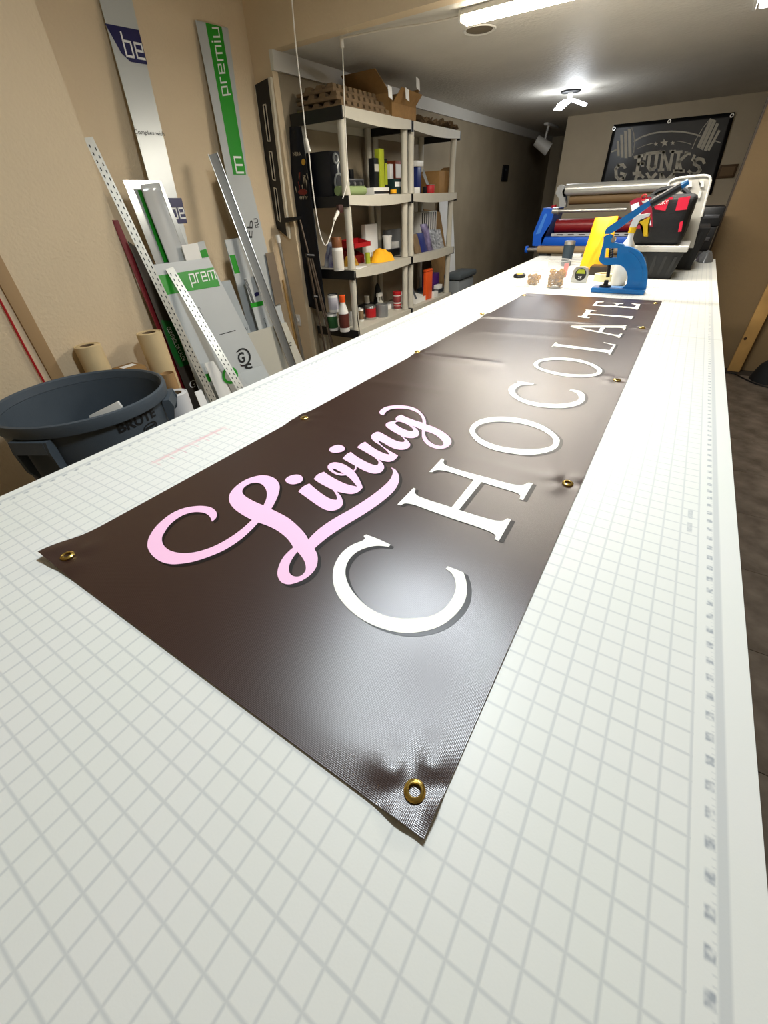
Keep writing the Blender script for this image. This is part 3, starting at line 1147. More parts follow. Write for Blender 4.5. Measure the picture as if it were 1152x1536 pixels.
# big front panel
pl5 = lean(-2.08, -.235)
b5 = board('sign_board', 'wide pale grey sign panel with green band and white lettering leaning in front', [(229, 397), (313, 387), (392, 540), (300, 588)], pl5, M_board, .004)
patch('print_patch', [(233, 414), (320, 401), (330, 429), (246, 443)], pl5, M_green, b5)
stroke_text('lettering', 'prem', pl5, (287, 425), (324, 418), (283, 412), M_wprint, b5)
text_on('lettering', 'Complia', pl5, (295, 462), (306, 485), (299, 460), M_kprint, b5, .0015)
patch('joint_line', [(328, 502), (353, 495), (353.5, 496), (328.5, 503)], pl5, M_kprint, b5)
for (ex, ey, r0, r1) in ((364, 536, 14, 11.5),):
    lo_ = [Vector((ex + r0 * .85 * math.cos(a), ey + r0 * math.sin(a))) for a in [math.radians(d) for d in range(-150, 120, 15)]]
    li_ = [Vector((ex + r1 * .8 * math.cos(a), ey + r1 * math.sin(a))) for a in [math.radians(d) for d in range(119, -151, -15)]]
    V, F = fill2d([lo_ + li_])
    nn = pl5[1]
    flat_mesh('ring_mark', V, F, lambda v: on(v.x, v.y, pl5) + nn * .002, M_kprint, b5)
text_on('lettering', 'G', pl5, (358, 546), (368, 543), (355, 530), M_kprint, b5, .0022, bold=.03)
text_on('lettering', 'c', pl5, (368, 555), (379, 552), (365, 547), M_kprint, b5, .0022, bold=.04)

# offcuts at the foot of the big panel
for lab, pix, pl, mt_ in (
        ('white foam board offcut with green ring at the foot of the big sign panel', [(307, 545), (320, 541), (350, 590), (330, 600)], lean(-1.99, -.24), M_white),
        ('narrow pale board offcut with green print at the foot of the long slotted strip', [(296, 548), (305, 545), (322, 600), (312, 606)], lean(-2.03, -.24), M_board),
        ('pale translucent offcut resting on the round black logo of the big panel', [(358, 560), (392, 548), (412, 575), (375, 590)], lean(-2.00, -.24), mat('clear_sheet', 'ccd2d2', .25, alpha=.75)),
        ('white cardboard offcut under the long slotted strip beside the white vinyl roll', [(292, 588), (302, 584), (312, 606), (302, 612)], lean(-1.95, -.24), M_wprint)):
    o_ = board('board_offcut', lab, pix, pl, mt_, .004)
    if 'green ring' in lab:
        lo_ = [Vector((345 + 12 * math.cos(2 * PI * k / 28), 563 + 13 * math.sin(2 * PI * k / 28))) for k in range(28)]
        li_ = [Vector((345 + 8 * math.cos(2 * PI * k / 28), 563 + 9 * math.sin(2 * PI * k / 28))) for k in range(28)]
    if 'green print' in lab:
        patch('print_patch', [(305, 562), (313, 560), (319, 572), (310, 574)], pl, M_green, o_)
plo = lean(-1.985, -.24)
o_ = board('board_offcut', 'square white offcut printed with a green ring at the table edge', [(332, 556), (352, 548), (372, 580), (350, 592)], plo, M_board, .003)
V, F = fill2d([lo_, li_])
flat_mesh('ring_mark', V, F, lambda v: on(v.x, v.y, plo) + plo[1] * .0015, M_green, o_)

# middle group of boards
pm = lean(-2.30, -.12)
o_ = board('sign_board', 'grey board with green square and dark edge in the middle of the stack', [(337, 360), (362, 356), (400, 490), (375, 500)], pm, M_board, .006)
patch('print_patch', [(344, 383), (352, 382), (360, 409), (352, 411)], pm, M_green, o_)
o_ = board('sign_board', 'blue-grey rounded board with tiny black words behind the big sign panel', [(318, 425), (345, 420), (385, 520), (350, 530)], lean(-2.24, -.14), mat('blue_grey_board', 'a9b0b2', .4), .004)
text_on('lettering', 'Long', lean(-2.24, -.14), (371, 497), (361, 493), (371, 491), M_kprint, o_, .002)
pm2 = lean(-2.22, -.14)
o_ = board('sign_board', 'grey board with green bar and navy half-moon logo behind the channel', [(366, 418), (393, 412), (425, 500), (392, 508)], pm2, M_board, .003)
patch('print_patch', [(375, 455), (394, 451), (395, 458), (377, 462)], pm2, M_green, o_)
patch('print_patch', [(381, 441), (384, 438), (388, 438), (389, 443), (383, 445)], pm2, M_navy, o_)
text_on('lettering', 'Comp', pm2, (394, 478), (399, 493), (397, 477), M_kprint, o_, .002)
for k in range(3):
    patch('printed_line', [(366 + k * 1.6, 419), (366.8 + k * 1.6, 419), (379.6 + k * 1.2, 455), (378.8 + k * 1.2, 455)], pm2, M_kprint, o_)
pm3 = lean(-2.14, -.18)
o_ = board('acrylic_sheet', 'hazy clear acrylic sheet with round black logo at the foot of the channel', [(372, 500), (429, 483), (456, 545), (398, 570)], pm3, mat('hazy_acrylic', 'c9c6b8', .3, alpha=.82), .004)
for r0, r1 in ((12, 10.5), (8, 6.5)):
    lo_ = [Vector((437 + r0 * .7 * math.cos(a), 525 + r0 * math.sin(a))) for a in [math.radians(d) for d in range(100, 280, 15)]]
    li_ = [Vector((437 + r1 * .62 * math.cos(a), 525 + r1 * math.sin(a))) for a in [math.radians(d) for d in range(279, 99, -15)]]
    V, F = fill2d([lo_ + li_])
    flat_mesh('ring_mark', V, F, lambda v: on(v.x, v.y, pm3) + pm3[1] * .0015, M_kprint, o_)


# slotted strips
def slotted(label, p_top, p_bot, w, yc):
    """perforated metal strip standing in the plane Y = yc"""
    a, b_ = at(*p_top, y=yc), at(*p_bot, y=yc)
    d = (b_ - a).normalized()
    L = (a.z - .002) / -d.z
    t = thing('slotted_strip', label, 'metal strip', a + d * L)
    u = Vector((.45, .89, 0)).normalized()
    u = (u - d * u.dot(d)).normalized()
    n = d.cross(u)
    if n.dot(CAM - a) < 0:
        n = -n
    MB().prism([a - u * w / 2, a + u * w / 2, a + d * L + u * w / 2, a + d * L - u * w / 2], -n * .003).build('strip', mat('punched_steel', 'cfcabb', .35, metal=.3, var=.12, vscale=30), t, smooth=False)
    b = MB()
    k = .03
    i = 0
    while k < L - .02:
        for s in (-.24, .24):
            c = a + d * (k + (.012 if s > 0 else 0)) + u * w * s + n * .0008
            b.prism([c - u * .0022 - d * .006, c + u * .0022 - d * .006, c + u * .0022 + d * .006, c - u * .0022 + d * .006], n * .0003)
        k += .028
    so_ = b.build('slots', M_kprint, t, smooth=False)
    so_['kind'] = 'stuff'
    return t


slotted('long slotted steel strip leaning at the wall corner above the trash can', (132, 206), (322, 604), .038, 1.375)
slotted('shorter slotted steel strip leaning across the big green-banded panel', (254, 402), (362, 585), .042, 1.50)

# aluminium channel
a, b_ = at(319, 231, y=2.12), at(440, 552, y=2.12)
d = (b_ - a).normalized()
L = (a.z - .002) / -d.z
u = Vector((.62, .78, 0))
u = (u - d * u.dot(d)).normalized()
n = d.cross(u)
if n.dot(CAM - a) < 0:
    n = -n
t = thing('aluminium_channel', 'long bright aluminium channel leaning across the grey boards', 'metal strip', a + d * L)
w = .028
for nm, off in (('web', 0),):
    MB().prism([a - u * w, a + u * w, a + d * L + u * w, a + d * L - u * w], -n * .002).build('web', mat('dull_aluminium', '86847e', .5, metal=.5), t, smooth=False)
for s in (-1, 1):
    MB().prism([a + u * s * w, a + u * s * w + n * .016, a + d * L + u * s * w + n * .016, a + d * L + u * s * w], u * .003 * -s).build('flange', M_steel, t, smooth=False)

# poles in the corner
t = thing('telescopic_pole', 'thin grey telescopic pole with clear tip in the wall corner', 'pole', (-2.5, 2.60, 0))
a, b_ = at(416, 352, y=2.62), at(456, 545, y=2.62)
d = (b_ - a).normalized()
L = (a.z - .002) / -d.z
MB().cyl(a + d * .05, a + d * L, .013).build('shaft', M_alu, t)
MB().cyl(a, a + d * .05, .016).build('tip', M_white, t)
a, b_ = at(424, 420, y=2.64), at(450, 545, y=2.64)
d = (b_ - a).normalized()
L = (a.z - .002) / -d.z
tag(MB().cyl(a, a + d * L, .008).build('wood_dowel', M_wood), 'thin wooden dowel standing behind the telescopic pole', 'dowel')

# wall socket on the stub wall
ps = at(447, 480, y=YS)
t = thing('wall_socket', 'small white wall socket low on the stub wall', 'socket', (ps.x, YS, ps.z))
MB().box((ps.x - .03, YS - .006, ps.z - .045), (ps.x + .03, YS, ps.z + .045), .003).build('plate', M_white, t)
MB().lathe([(0, 0), (.017, 0), (.016, .012), (0, .012)], (ps.x, YS - .006, ps.z), 20, axis=(0, -1, 0)).build('plug', M_white, t)

# spirit level hung on the stub wall
t = thing('spirit_level', 'long black spirit level with pale edges and hand slots on the stub wall', 'level', (-2.575, YS, 1.14))
LV = plane_y(YS - .022)
A, B, Cc, D = on(381, 128, LV), on(405, 115, LV), on(434, 358, LV), on(410, 338, LV)


def lp(u, v):
    return (A * (1 - u) + B * u) * (1 - v) + (D * (1 - u) + Cc * u) * v


dep = Vector((0, .02, 0))
M_rail = mat('pale_rail', 'd0c8b4', .4)
for u0, u1 in ((0, .06), (.86, 1)):
    MB().prism([lp(u0, 0), lp(u1, 0), lp(u1, 1), lp(u0, 1)], dep).build('rail', M_rail, t, smooth=False)
for v0, v1 in ((0, .13), (.36, .42), (.62, .67), (.92, 1.0)):
    MB().prism([lp(.06, v0), lp(.86, v0), lp(.86, v1), lp(.06, v1)], dep).build('web', M_dark, t, smooth=False)
for v0, v1 in ((.13, .36), (.42, .62), (.67, .92)):
    for u0, u1 in ((.06, .38), (.56, .86)):
        MB().prism([lp(u0, v0), lp(u1, v0), lp(u1, v1), lp(u0, v1)], dep).build('web', M_dark, t, smooth=False)
    rim = MB()
    cs = [lp(.39 + (.16 * (k in (1, 2))), v0 + .004 + (v1 - v0 - .008) * (k in (2, 3))) for k in range(4)]
    for k in range(4):
        rim.cyl(cs[k], cs[(k + 1) % 4], .0035, n=6)
    rim.build('slot_rim', M_rail, t)
pc = at(428, 329, y=YS - .05)
MB().prism([at(423, 327, y=YS - .06), at(444, 325, y=YS - .06), at(444, 329, y=YS - .06), at(428, 334, y=YS - .06)], (0, .06, 0)).build('hanger', M_dark, t, smooth=False)

# ------------------------------------------------------------------ black cloth and easel by the shelf
bk = thing('hanging_banner', 'black cloth hanging beside the shelf with pale creature print and yellow moon', 'cloth', (-2.42, 2.765, .6))


def clothp(x, y, off=0):
    return at(x, y, y=2.772 - off)


def cl(u, v):
    l0, l1, l2 = Vector((434, 190)), Vector((440, 330)), Vector((452, 455))
    r0, r1, r2 = Vector((452, 190)), Vector((472, 330)), Vector((490, 470))
    q1 = (l0.lerp(l1, v * 2) if v < .5 else l1.lerp(l2, v * 2 - 1))
    q2 = (r0.lerp(r1, v * 2) if v < .5 else r1.lerp(r2, v * 2 - 1))
    q = q1.lerp(q2, u)
    return at(q.x, q.y, y=2.765 + .006 * math.sin(u * 9 + v * 3))


b = MB().grid(cl, 12, 24)
co = b.build('cloth', mat('black_cloth', '0d0f17', .8), bk)
co.modifiers.new('thickness', 'SOLIDIFY').thickness = .003
yq = 2.752
PQ = plane_y(yq)
M_bone = mat('print_bone', 'b9ae97', .7)
text_on('lettering', 'NERA', PQ, (440, 234), (452, 234), (439, 228), M_bone, bk, .0005)
V, F = fill2d([[Vector((455 + 3 * math.cos(k), 243 + 5 * math.sin(k))) for k in [2 * PI * j / 16 for j in range(16)]]])
flat_mesh('moon', V, F, lambda v: on(v.x, v.y, PQ), mat('moon_yellow', 'c99a35', .7), bk)
random.seed(3)
for k in range(16):
    x0, y0 = random.uniform(442, 462), random.uniform(258, 285)
    pts = [Vector((x0, y0)), Vector((x0 + random.uniform(1, 2.5), y0 + random.uniform(-2, 1))), Vector((x0 + random.uniform(-1, 3), y0 + random.uniform(6, 14)))]
    V, F = fill2d([pts])
    flat_mesh('printed_shape', V, F, lambda v: on(v.x, v.y, plane_y(yq + .0003 * (k % 3))), M_bone if k % 4 else mat('print_rust', '7c2a20', .7), bk)
V, F = fill2d([[Vector((454 + 7 * math.cos(a), 288 + 4.5 * math.sin(a))) for a in [2 * PI * j / 18 for j in range(18)]]])
flat_mesh('printed_shape', V, F, lambda v: on(v.x, v.y, PQ), mat('print_rust', '7c2a20', .7), bk)
for k in range(5):
    V, F = fill2d([[Vector((449 + k * 2.6, 295)), Vector((451 + k * 2.6, 294)), Vector((450.4 + k * 2.4, 300))]])
    flat_mesh('printed_shape', V, F, lambda v: on(v.x, v.y, PQ), M_bone, bk)

ez = thing('folding_easel', 'folded dark metal easel with thin legs in front of the black cloth', 'easel', (-2.35, 2.70, 0))
ye = 2.68
M_easel = mat('easel_metal', '5d5146', .4, metal=.6)


def leg_down(p0_, p1_, y, r, name='leg'):
    a, b_ = at(*p0_, y=y), at(*p1_, y=y)
    d = (b_ - a).normalized()
    Ld = (a.z - .004) / -d.z
    MB().cyl(a, a + d * Ld, r, n=10).build(name, M_easel, ez)


leg_down((450, 330), (504, 545), ye, .006)
leg_down((461, 385), (484, 505), ye - .02, .008)
leg_down((467, 385), (496, 505), ye + .02, .008)
for q0, q1 in (((459, 383), (471, 384)), ((470, 445), (481, 446))):
    MB().cyl(at(*q0, y=ye - .03), at(*q1, y=ye + .025), .014, n=10).build('collar', M_dark, ez)

# ------------------------------------------------------------------ shelving and everything beyond
#PART3
# ------------------------------------------------------------------ plastic shelving units
SZ = [1.795, 1.360, .920, .500, .07]
XF, XB = -2.05, -2.475


def shelf_unit(y0, y1, label):
    t = thing('shelving_unit', label, 'shelf', ((XF + XB) / 2, (y0 + y1) / 2, 0))
    for z in SZ:
        MB().box((XB + .012, y0 + .012, z - .014), (XF - .014, y1 - .012, z)).build('shelf', M_shelf, t)
        b = MB()
        # bowed front lip
        pts = [(XF, y0 + .0115, z), (XF, y1 - .0115, z)]
        n = 10
        low = [(XF, y1 - .0115 - (y1 - y0 - .023) * k / n, z - .050 - .016 * math.sin(PI * k / n)) for k in range(n + 1)]
        b.prism(pts + low, (-.013, 0, 0))
        b.build('front_lip', M_shelf, t, smooth=False)
        for ys in (y0, y1 - .011):
            MB().box((XB, ys, z - .062), (XF, ys + .011, z)).build('side_lip', M_dark, t, smooth=False)
        MB().box((XB, y0 + .0115, z - .06), (XB + .0115, y1 - .0115, z)).build('back_lip', M_shelf, t, smooth=False)
    for a_, b_ in zip([.0] + SZ[:0:-1], SZ[::-1]):
        lo_ = a_ + (0 if a_ == 0 else .0005)
        hi_ = b_ - .0145 if a_ else b_ - .0145
        if hi_ - lo_ < .03:
            continue
        for x in (XF - .045, XB + .045):
            for y in (y0 + .045, y1 - .045):
                MB().lathe([(.026, lo_), (.031, lo_ + .002), (.027, lo_ + .05), (.025, (lo_ + hi_) / 2), (.027, hi_ - .03), (.027, hi_)], (x, y, 0), 16).build('post', M_shelf, t)
    return t


Y0, Y1, Y2, Y3 = 2.80, 3.692, 3.706, 4.60
shelf_unit(Y0, Y1, 'grey plastic shelving unit holding the speaker and paint cans')
shelf_unit(Y2, Y3, 'grey plastic shelving unit holding the orange tube and photo paper packs')
EPS = .0006


def yz(px, py, x):
    p = at(px, py, x=x)
    return p.y, p.z


def bottle(name, label, cat, x, px0, px1, ytop, zb, parts, group=None):
    """lathe-built container: width from the pixel span, height from the pixel top; parts = [(name, profile(frac r, frac h), material)]"""
    pm = (px0 + px1) / 2
    yb = at(px0, ytop + 5, x=x).y
    yt = at(px1, ytop + 5, x=x).y
    yc, r_ = (yb + yt) / 2, abs(yt - yb) / 2 * .60
    h = at(pm, ytop, x=x).z - zb
    t = thing(name, label, cat, (x, yc, zb), group)
    for nm, prof, mt_ in parts:
        MB().lathe([(a * r_, b_ * h + EPS) for a, b_ in prof], (x, yc, zb), 24).build(nm, mt_, t)
    return t


def crate(name, label, cat, x0, x1, px0, px1, ytop, zb, material, bevel=.002, extra=None, group=None, pyref=None):
    """box between X planes x0<x1; Y from pixel span on the front plane x1, top from pixel ytop"""
    ya, yb = at(px0, ytop + 8, x=x1).y, at(px1, ytop + 8, x=x1).y
    zt = at((px0 + px1) / 2, ytop, x=x1).z
    t = thing(name, label, cat, ((x0 + x1) / 2, (ya + yb) / 2, zb), group)
    MB().box((x0, ya, zb + EPS), (x1, yb, zt), bevel).build('body', material, t)
    if extra:
        extra(t, x0, x1, ya, yb, zb, zt)
    return t


CAN = lambda body, lid=None, band=None: [('body', [(0, 0), (.97, 0), (1, .02), (1, .93), (.97, .95), (.9, .955), (0, .955)], body),
                                         ('rim', [(.80, .956), (.97, .956), (.98, .99), (.9, 1), (.8, .97)], lid or M_alu)] + (
    [('paper_label', [(1.012, .16), (1.02, .17), (1.02, .82), (1.012, .83)], band)] if band else [])

S1, S2, S3, S4 = [z for z in SZ[:4]]
M_greyd = mat('dark_grey', '2a2b2d', .6)

# --- top shelf: cardboard


def insert(label, px0, px1, py, x0, x1, zb, h, tilt=0, n=9):
    """corrugated packing insert: slab with a row of moulded cups along its edge"""
    ya, yb = at(px0, py, x=x1).y, at(px1, py, x=x1).y
    t = thing('packing_insert', label, 'cardboard', ((x0 + x1) / 2, (ya + yb) / 2, zb), 'packing inserts on the top shelf')
    MB().box((x0, ya, zb + EPS), (x1, yb, zb + h * .45), .003).build('tray', M_card2, t)
    b = MB()
    for k in range(n):
        y = ya + (yb - ya) * (k + .5) / n
        w_ = (yb - ya) / n * .4
        for x in (x1 - .03, x1 - .12, x1 - .21, x1 - .30):
            if x - .03 < x0:
                continue
            b.prism([(x - .03, y - w_, zb + h * .45), (x + .028, y - w_, zb + h * .45), (x + .018, y - w_ * .7, zb + h), (x - .02, y - w_ * .7, zb + h)], (0, w_ * 1.6, 0))
    mc = b.build('moulded_cups', M_card2, t, smooth=False)
    mc['kind'] = 'stuff'
    return t


zt = S1
insert('lowest moulded cardboard packing insert on the top shelf', 512, 586, 160, XB + .03, XF - .03, zt, .035)
insert('second moulded cardboard packing insert stacked on the lowest one', 505, 578, 148, XB + .04, XF - .06, zt + .0365, .04)
insert('uppermost moulded cardboard packing insert of the stack', 500, 566, 140, XB + .02, XF - .10, zt + .078, .04)
# open carton
ya, yb = at(588, 160, x=XF - .03).y, at(624, 165, x=XF - .03).y
bx = thing('open_carton', 'open brown carton with torn flaps and white labels on the top shelf', 'box', (XF - .2, (ya + yb) / 2, zt))
hb = .13
for nm, lo_, hi_ in (('side', (XB + .05, ya, zt + EPS), (XF - .03, ya + .005, zt + hb)), ('side', (XB + .05, yb - .005, zt + EPS), (XF - .03, yb, zt + hb)),
                     ('side', (XF - .035, ya + .0055, zt + EPS), (XF - .03, yb - .0055, zt + hb * .6)), ('side', (XB + .05, ya + .0055, zt + EPS), (XB + .055, yb - .0055, zt + hb))):
    MB().box(lo_, hi_).build(nm, M_card, bx, smooth=False)
MB().prism([(XB + .05, ya, zt + hb), (XF - .05, ya, zt + hb), (XF - .08, ya - .13, zt + hb + .10), (XB + .06, ya - .13, zt + hb + .10)], (0, .005, .002)).build('flap', M_card, bx, smooth=False)
MB().prism([(XB + .05, yb, zt + hb), (XF - .05, yb, zt + hb), (XF - .04, yb + .08, zt + hb + .06), (XB + .06, yb + .09, zt + hb + .06)], (0, .004, -.002)).build('flap', M_card, bx, smooth=False)
MB().prism([(XF - .031, ya + .02, zt + hb * .6), (XF - .031, yb - .02, zt + hb * .6), (XF + .03, yb - .01, zt + hb * 1.1), (XF + .03, ya + .04, zt + hb * 1.15)], (-.004, 0, .002)).build('flap', M_card, bx, smooth=False)
for py0, px0 in ((145, 583), (148, 609), (132, 625)):
    p = at(px0, py0, x=XF + .04)
    MB().prism([p, p + Vector((0, .05, -.01)), p + Vector((-.01, .06, .05)), p + Vector((-.01, .01, .06))], (-.002, 0, 0)).build('white_label', M_wprint, bx, smooth=False)
random.seed(11)
for k, (px0, px1, lab) in enumerate(((634, 648, 'torn cardboard scrap next to the open carton'), (651, 665, 'crumpled cardboard scrap in the middle of the far top shelf'),
                                     (668, 688, 'folded cardboard scrap with open end at the far shelf corner'))):
    ya, yb = at(px0, 182, x=XF - .04).y, at(px1, 186, x=XF - .04).y
    b = MB()

    def cr(u, v, ya=ya, yb=yb, k=k):
        x = XF - .30 + .27 * u
        y = ya + (yb - ya) * v
        return Vector((x, y, zt + .003 + .05 * abs(noise.noise((u * 3 + k * 5, v * 3, 1.3))) + .035 * abs(math.sin(v * 9 + k + u * 2))))
    b.grid(cr, 10, 14)
    o = tag(b.build('cardboard_scrap', M_card2, smooth=False), lab, 'cardboard')
    o.modifiers.new('thickness', 'SOLIDIFY').thickness = .003

# --- second shelf (speaker level)


def speaker(label, x0, x1, ya, yb, zb, zt, rings=True):
    t = thing('loudspeaker', label, 'speaker', ((x0 + x1) / 2, (ya + yb) / 2, zb))
    MB().box((x0, ya, zb + EPS), (x1, yb, zt), .004).build('cabinet', mat('speaker_vinyl', '0d1019', .45), t)
    H, W = zt - zb, yb - ya
    for fy, fz, r_ in ((.5, .30, .30), (.64, .62, .20), (.38, .84, .14)):
        c_ = (x1 + .001, ya + W * fy, zb + H * fz)
        R_ = min(r_ * W, .47 * W)
        dr = MB().lathe([(R_, 0), (R_ * .8, .006), (R_ * .3, -.004 + .006), (0, .008)], c_, 28, axis=(1, 0, 0)).build('driver', M_greyd, t)
        MB().torus((c_[0] + .003, c_[1], c_[2]), R_, .007, 32, 8, axis=(1, 0, 0)).build('ring', mat('ring_grey', '9a9d9c', .35, metal=.4), dr)
    return t


ya = 2.93
xs = XF - .14
speaker('black three-way loudspeaker with grey rings on the second shelf', xs - .20, xs, 2.814, 2.814 + .17, S2, at(497, 226, x=xs).z)
# green roll lying along the shelf edge
pa_, pb_ = at(470, 293, x=XF - .02), at(556, 290, x=XF - .02)
zc = S2 + .0285
rg = thing('green_roll', 'pale green roll lying along the front edge of the second shelf', 'roll', (XF - .03, 2.95, S2))
MB().cyl((XF - .112, 2.835, zc), (XF - .112, 3.16, zc), .027, n=24).build('wound_sheet', mat('pale_green', '8ea06a', .7), rg)
MB().lathe([(.008, 0), (.014, 0), (.014, .006), (.008, .006)], (XF - .112, 3.16, zc), 16, axis=(0, 1, 0), closed=True).build('core', M_card2, rg)


# receiver behind
def recv(t, x0, x1, ya, yb, zb, zt):
    MB().box((x1, ya + .01, zb + .01), (x1 + .003, yb - .01, zt - .008)).build('front_panel', M_greyd, t)
    for k in range(6):
        y = ya + .03 + (yb - ya - .06) * k / 5
        MB().cyl((x1 + .003, y, zb + .022), (x1 + .012, y, zb + .022), .007, n=12).build('knob', M_alu, t)
    for k in range(3):
        y = ya + .06 + (yb - ya - .12) * k / 2
        MB().cyl((x1 + .003, y, zt - .03), (x1 + .014, y, zt - .03), .012, n=14).build('knob', M_alu, t)


crate('stereo_receiver', 'silver-edged black stereo receiver with knobs on the second shelf', 'receiver', XB + .08, XF - .20, 514, 546, 268, S2, mat('receiver_case', '77777a', .4, metal=.4), extra=recv)
crate('small_speaker', 'little black box standing on the stereo receiver', 'box', XB + .12, XF - .26, 526, 531, 254, at(520, 268, x=XF - .20).z + .0005, M_dark)


def spine(col, lo=.2, hi=.8):
    def f(t, x0, x1, ya, yb, zb, zt):
        MB().box((x1, ya + .004, zb + (zt - zb) * lo), (x1 + .0015, yb - .004, zb + (zt - zb) * hi)).build('printed_label', col, t)
    return f


crate('white_carton', 'low white carton under the lime box on the second shelf', 'box', XF - .30, XF - .10, 561, 584, 281, S2, M_white, extra=spine(M_dark, .15, .5))
zw = at(572, 281, x=XF - .10).z + .0005
crate('software_box', 'black box with pale window leaning beside the lime box', 'box', XF - .18, XF - .13, 561, 568, 237, zw, M_dark, extra=spine(M_shelf, .55, .8))
crate('software_box', 'tall lime green box standing on the white carton', 'box', XF - .165, XF - .12, 569, 576, 223, zw, M_lime)
crate('software_box', 'black patterned box between the lime box and orange carton', 'box', XF - .165, XF - .12, 576.6, 581, 238, zw, M_dark, extra=spine(M_lime, .1, .85))
crate('paper_box', 'grey white box behind the orange carton', 'box', XF - .30, XF - .19, 585, 590, 246, S2, M_white)
crate('printed_carton', 'orange brown printed carton on the second shelf', 'box', XF - .32, XF - .18, 593, 606, 241, S2 + .0, mat('orange_carton', '8a3a1a', .5), extra=spine(M_wprint, .5, .9))
crate('storage_case', 'dark teal case in front of the orange carton', 'box', XF - .16, XF - .09, 592, 602, 268, S2, mat('teal_case', '16302f', .5), extra=spine(M_wprint, .5, .8))
bottle('glue_pot', 'short black pot with yellow label on the second shelf', 'pot', XF - .09, 586, 594, 283, S2, CAN(M_dark, M_dark, M_yellow))
# second unit
t = crate('storage_tub', 'blue tub with white lid behind the middle posts', 'tub', XF - .30, XF - .12, 626, 632, 250, S2, mat('blue_tub', '1b2a66', .4))
MB().box((XF - .31, at(624, 245, x=XF - .12).y, at(629, 250, x=XF - .12).z + .0005), (XF - .11, at(634, 245, x=XF - .12).y, at(629, 241, x=XF - .12).z), .004).build('lid', M_white, t)
crate('white_box', 'small white box on the shelf below the blue tub', 'box', XF - .10, XF - .04, 623, 630, 281, S2, M_white)
bottle('soup_can', 'small red can with pale label on the second shelf', 'can', XF - .08, 640, 650, 277, S2, CAN(M_red, M_alu, mat('red_label', 'b3262b', .5)))
sp = MB()
p0, p1 = at(634, 262, x=XF - .16), at(646, 282, x=XF - .10)
sp.prism([p0, p0 + Vector((0, .02, .04)), Vector((XF - .10, p1.y + .03, S2 + .002)), Vector((XF - .10, p1.y, S2 + .002))], (-.004, 0, 0))
tag(sp.build('acrylic_offcut', mat('grey_acrylic', '8d9090', .3), smooth=False), 'slanted grey acrylic strip leaning behind the red can', 'offcut')
t = crate('parts_carton', 'open brown carton standing on end at the far side of the second shelf', 'box', XF - .28, XF - .08, 659, 674, 256, S2, M_card)
yq0, yq1, zq = at(659, 264, x=XF - .08).y, at(674, 264, x=XF - .08).y, at(667, 256, x=XF - .08).z
MB().prism([(XF - .08, yq1, zq), (XF - .2, yq1, zq), (XF - .18, yq1 + .07, zq + .03), (XF - .06, yq1 + .07, zq + .03)], (0, 0, -.003)).build('flap', M_card, t, smooth=False)
tag(MB().box((XF - .12, at(634, 285, x=XF - .12).y, S2 + EPS), (XF - .09, at(638, 285, x=XF - .12).y, S2 + .05), .003).build('tape_box', M_dark), 'small black box left of the red can', 'box')

# --- third shelf
bottle('spray_can', 'white spray paint can with brown cap on the third shelf', 'spray can', XF - .115, 496, 513, 356, S3,
       [('body', [(0, 0), (.95, 0), (1, .02), (1, .66), (.92, .70), (0, .70)], M_white), ('cap', [(.0, .701), (.93, .701), (.93, .98), (.88, 1), (0, 1)], mat('brown_cap', '7c4a25', .5)),
        ('paper_label', [(1.01, .08), (1.015, .09), (1.015, .60), (1.01, .61)], mat('white_label', 'd8d3c8', .5))])


def lump(name, label, cat, cx, cy, zb, sx, sy, h, material, seed, rough=1.0, n=24):
    b = MB()

    def f(u, v):
        a = 2 * PI * u
        rr = v
        wob = 1 + .28 * rough * noise.noise((math.cos(a) * 1.6 + seed, math.sin(a) * 1.6, seed * 1.7))
        x = cx + sx * rr * math.cos(a) * wob
        y = cy + sy * rr * math.sin(a) * wob
        z = zb + .002 + h * (1 - rr ** 3.2) * (1 + .5 * rough * noise.noise((x * 22 + seed, y * 22, seed))) + .008 * rough * abs(noise.noise((x * 60, y * 60, seed))) * (1 - rr)
        return Vector((x, y, max(z, zb + .001)))
    b.grid(f, n, 12)
    bmesh.ops.remove_doubles(b.bm, verts=b.bm.verts[:], dist=.0005)
    rim = [e for e in b.bm.edges if len(e.link_faces) == 1]
    if rim:
        bmesh.ops.contextual_create(b.bm, geom=rim)
    return tag(b.build(name, material, ang=60), label, cat)


pz = at(572, 392, x=XF - .10)
lump('work_glove', 'bright orange-yellow cloth lying on the third shelf front edge', 'cloth', XF - .105, pz.y, S3, .09, .14, .075, M_yellow, 4.2)
pz = at(524, 395, x=XF - .12)
lump('rag', 'small crumpled yellow and brown rag beside the spray paint can', 'cloth', XF - .20, pz.y + .12, S3, .06, .07, .06, mat('dull_yellow', 'b98a24', .8, var=.5, vscale=30), 1.3)
lump('plastic_bag', 'crumpled white and blue plastic bag at the shelf end', 'bag', XF - .28, 2.93, S3, .075, .065, .16, mat('bag_white', 'c9ccd2', .35, var=.9, vscale=14, col2='23206a'), 7.7, 1.3)


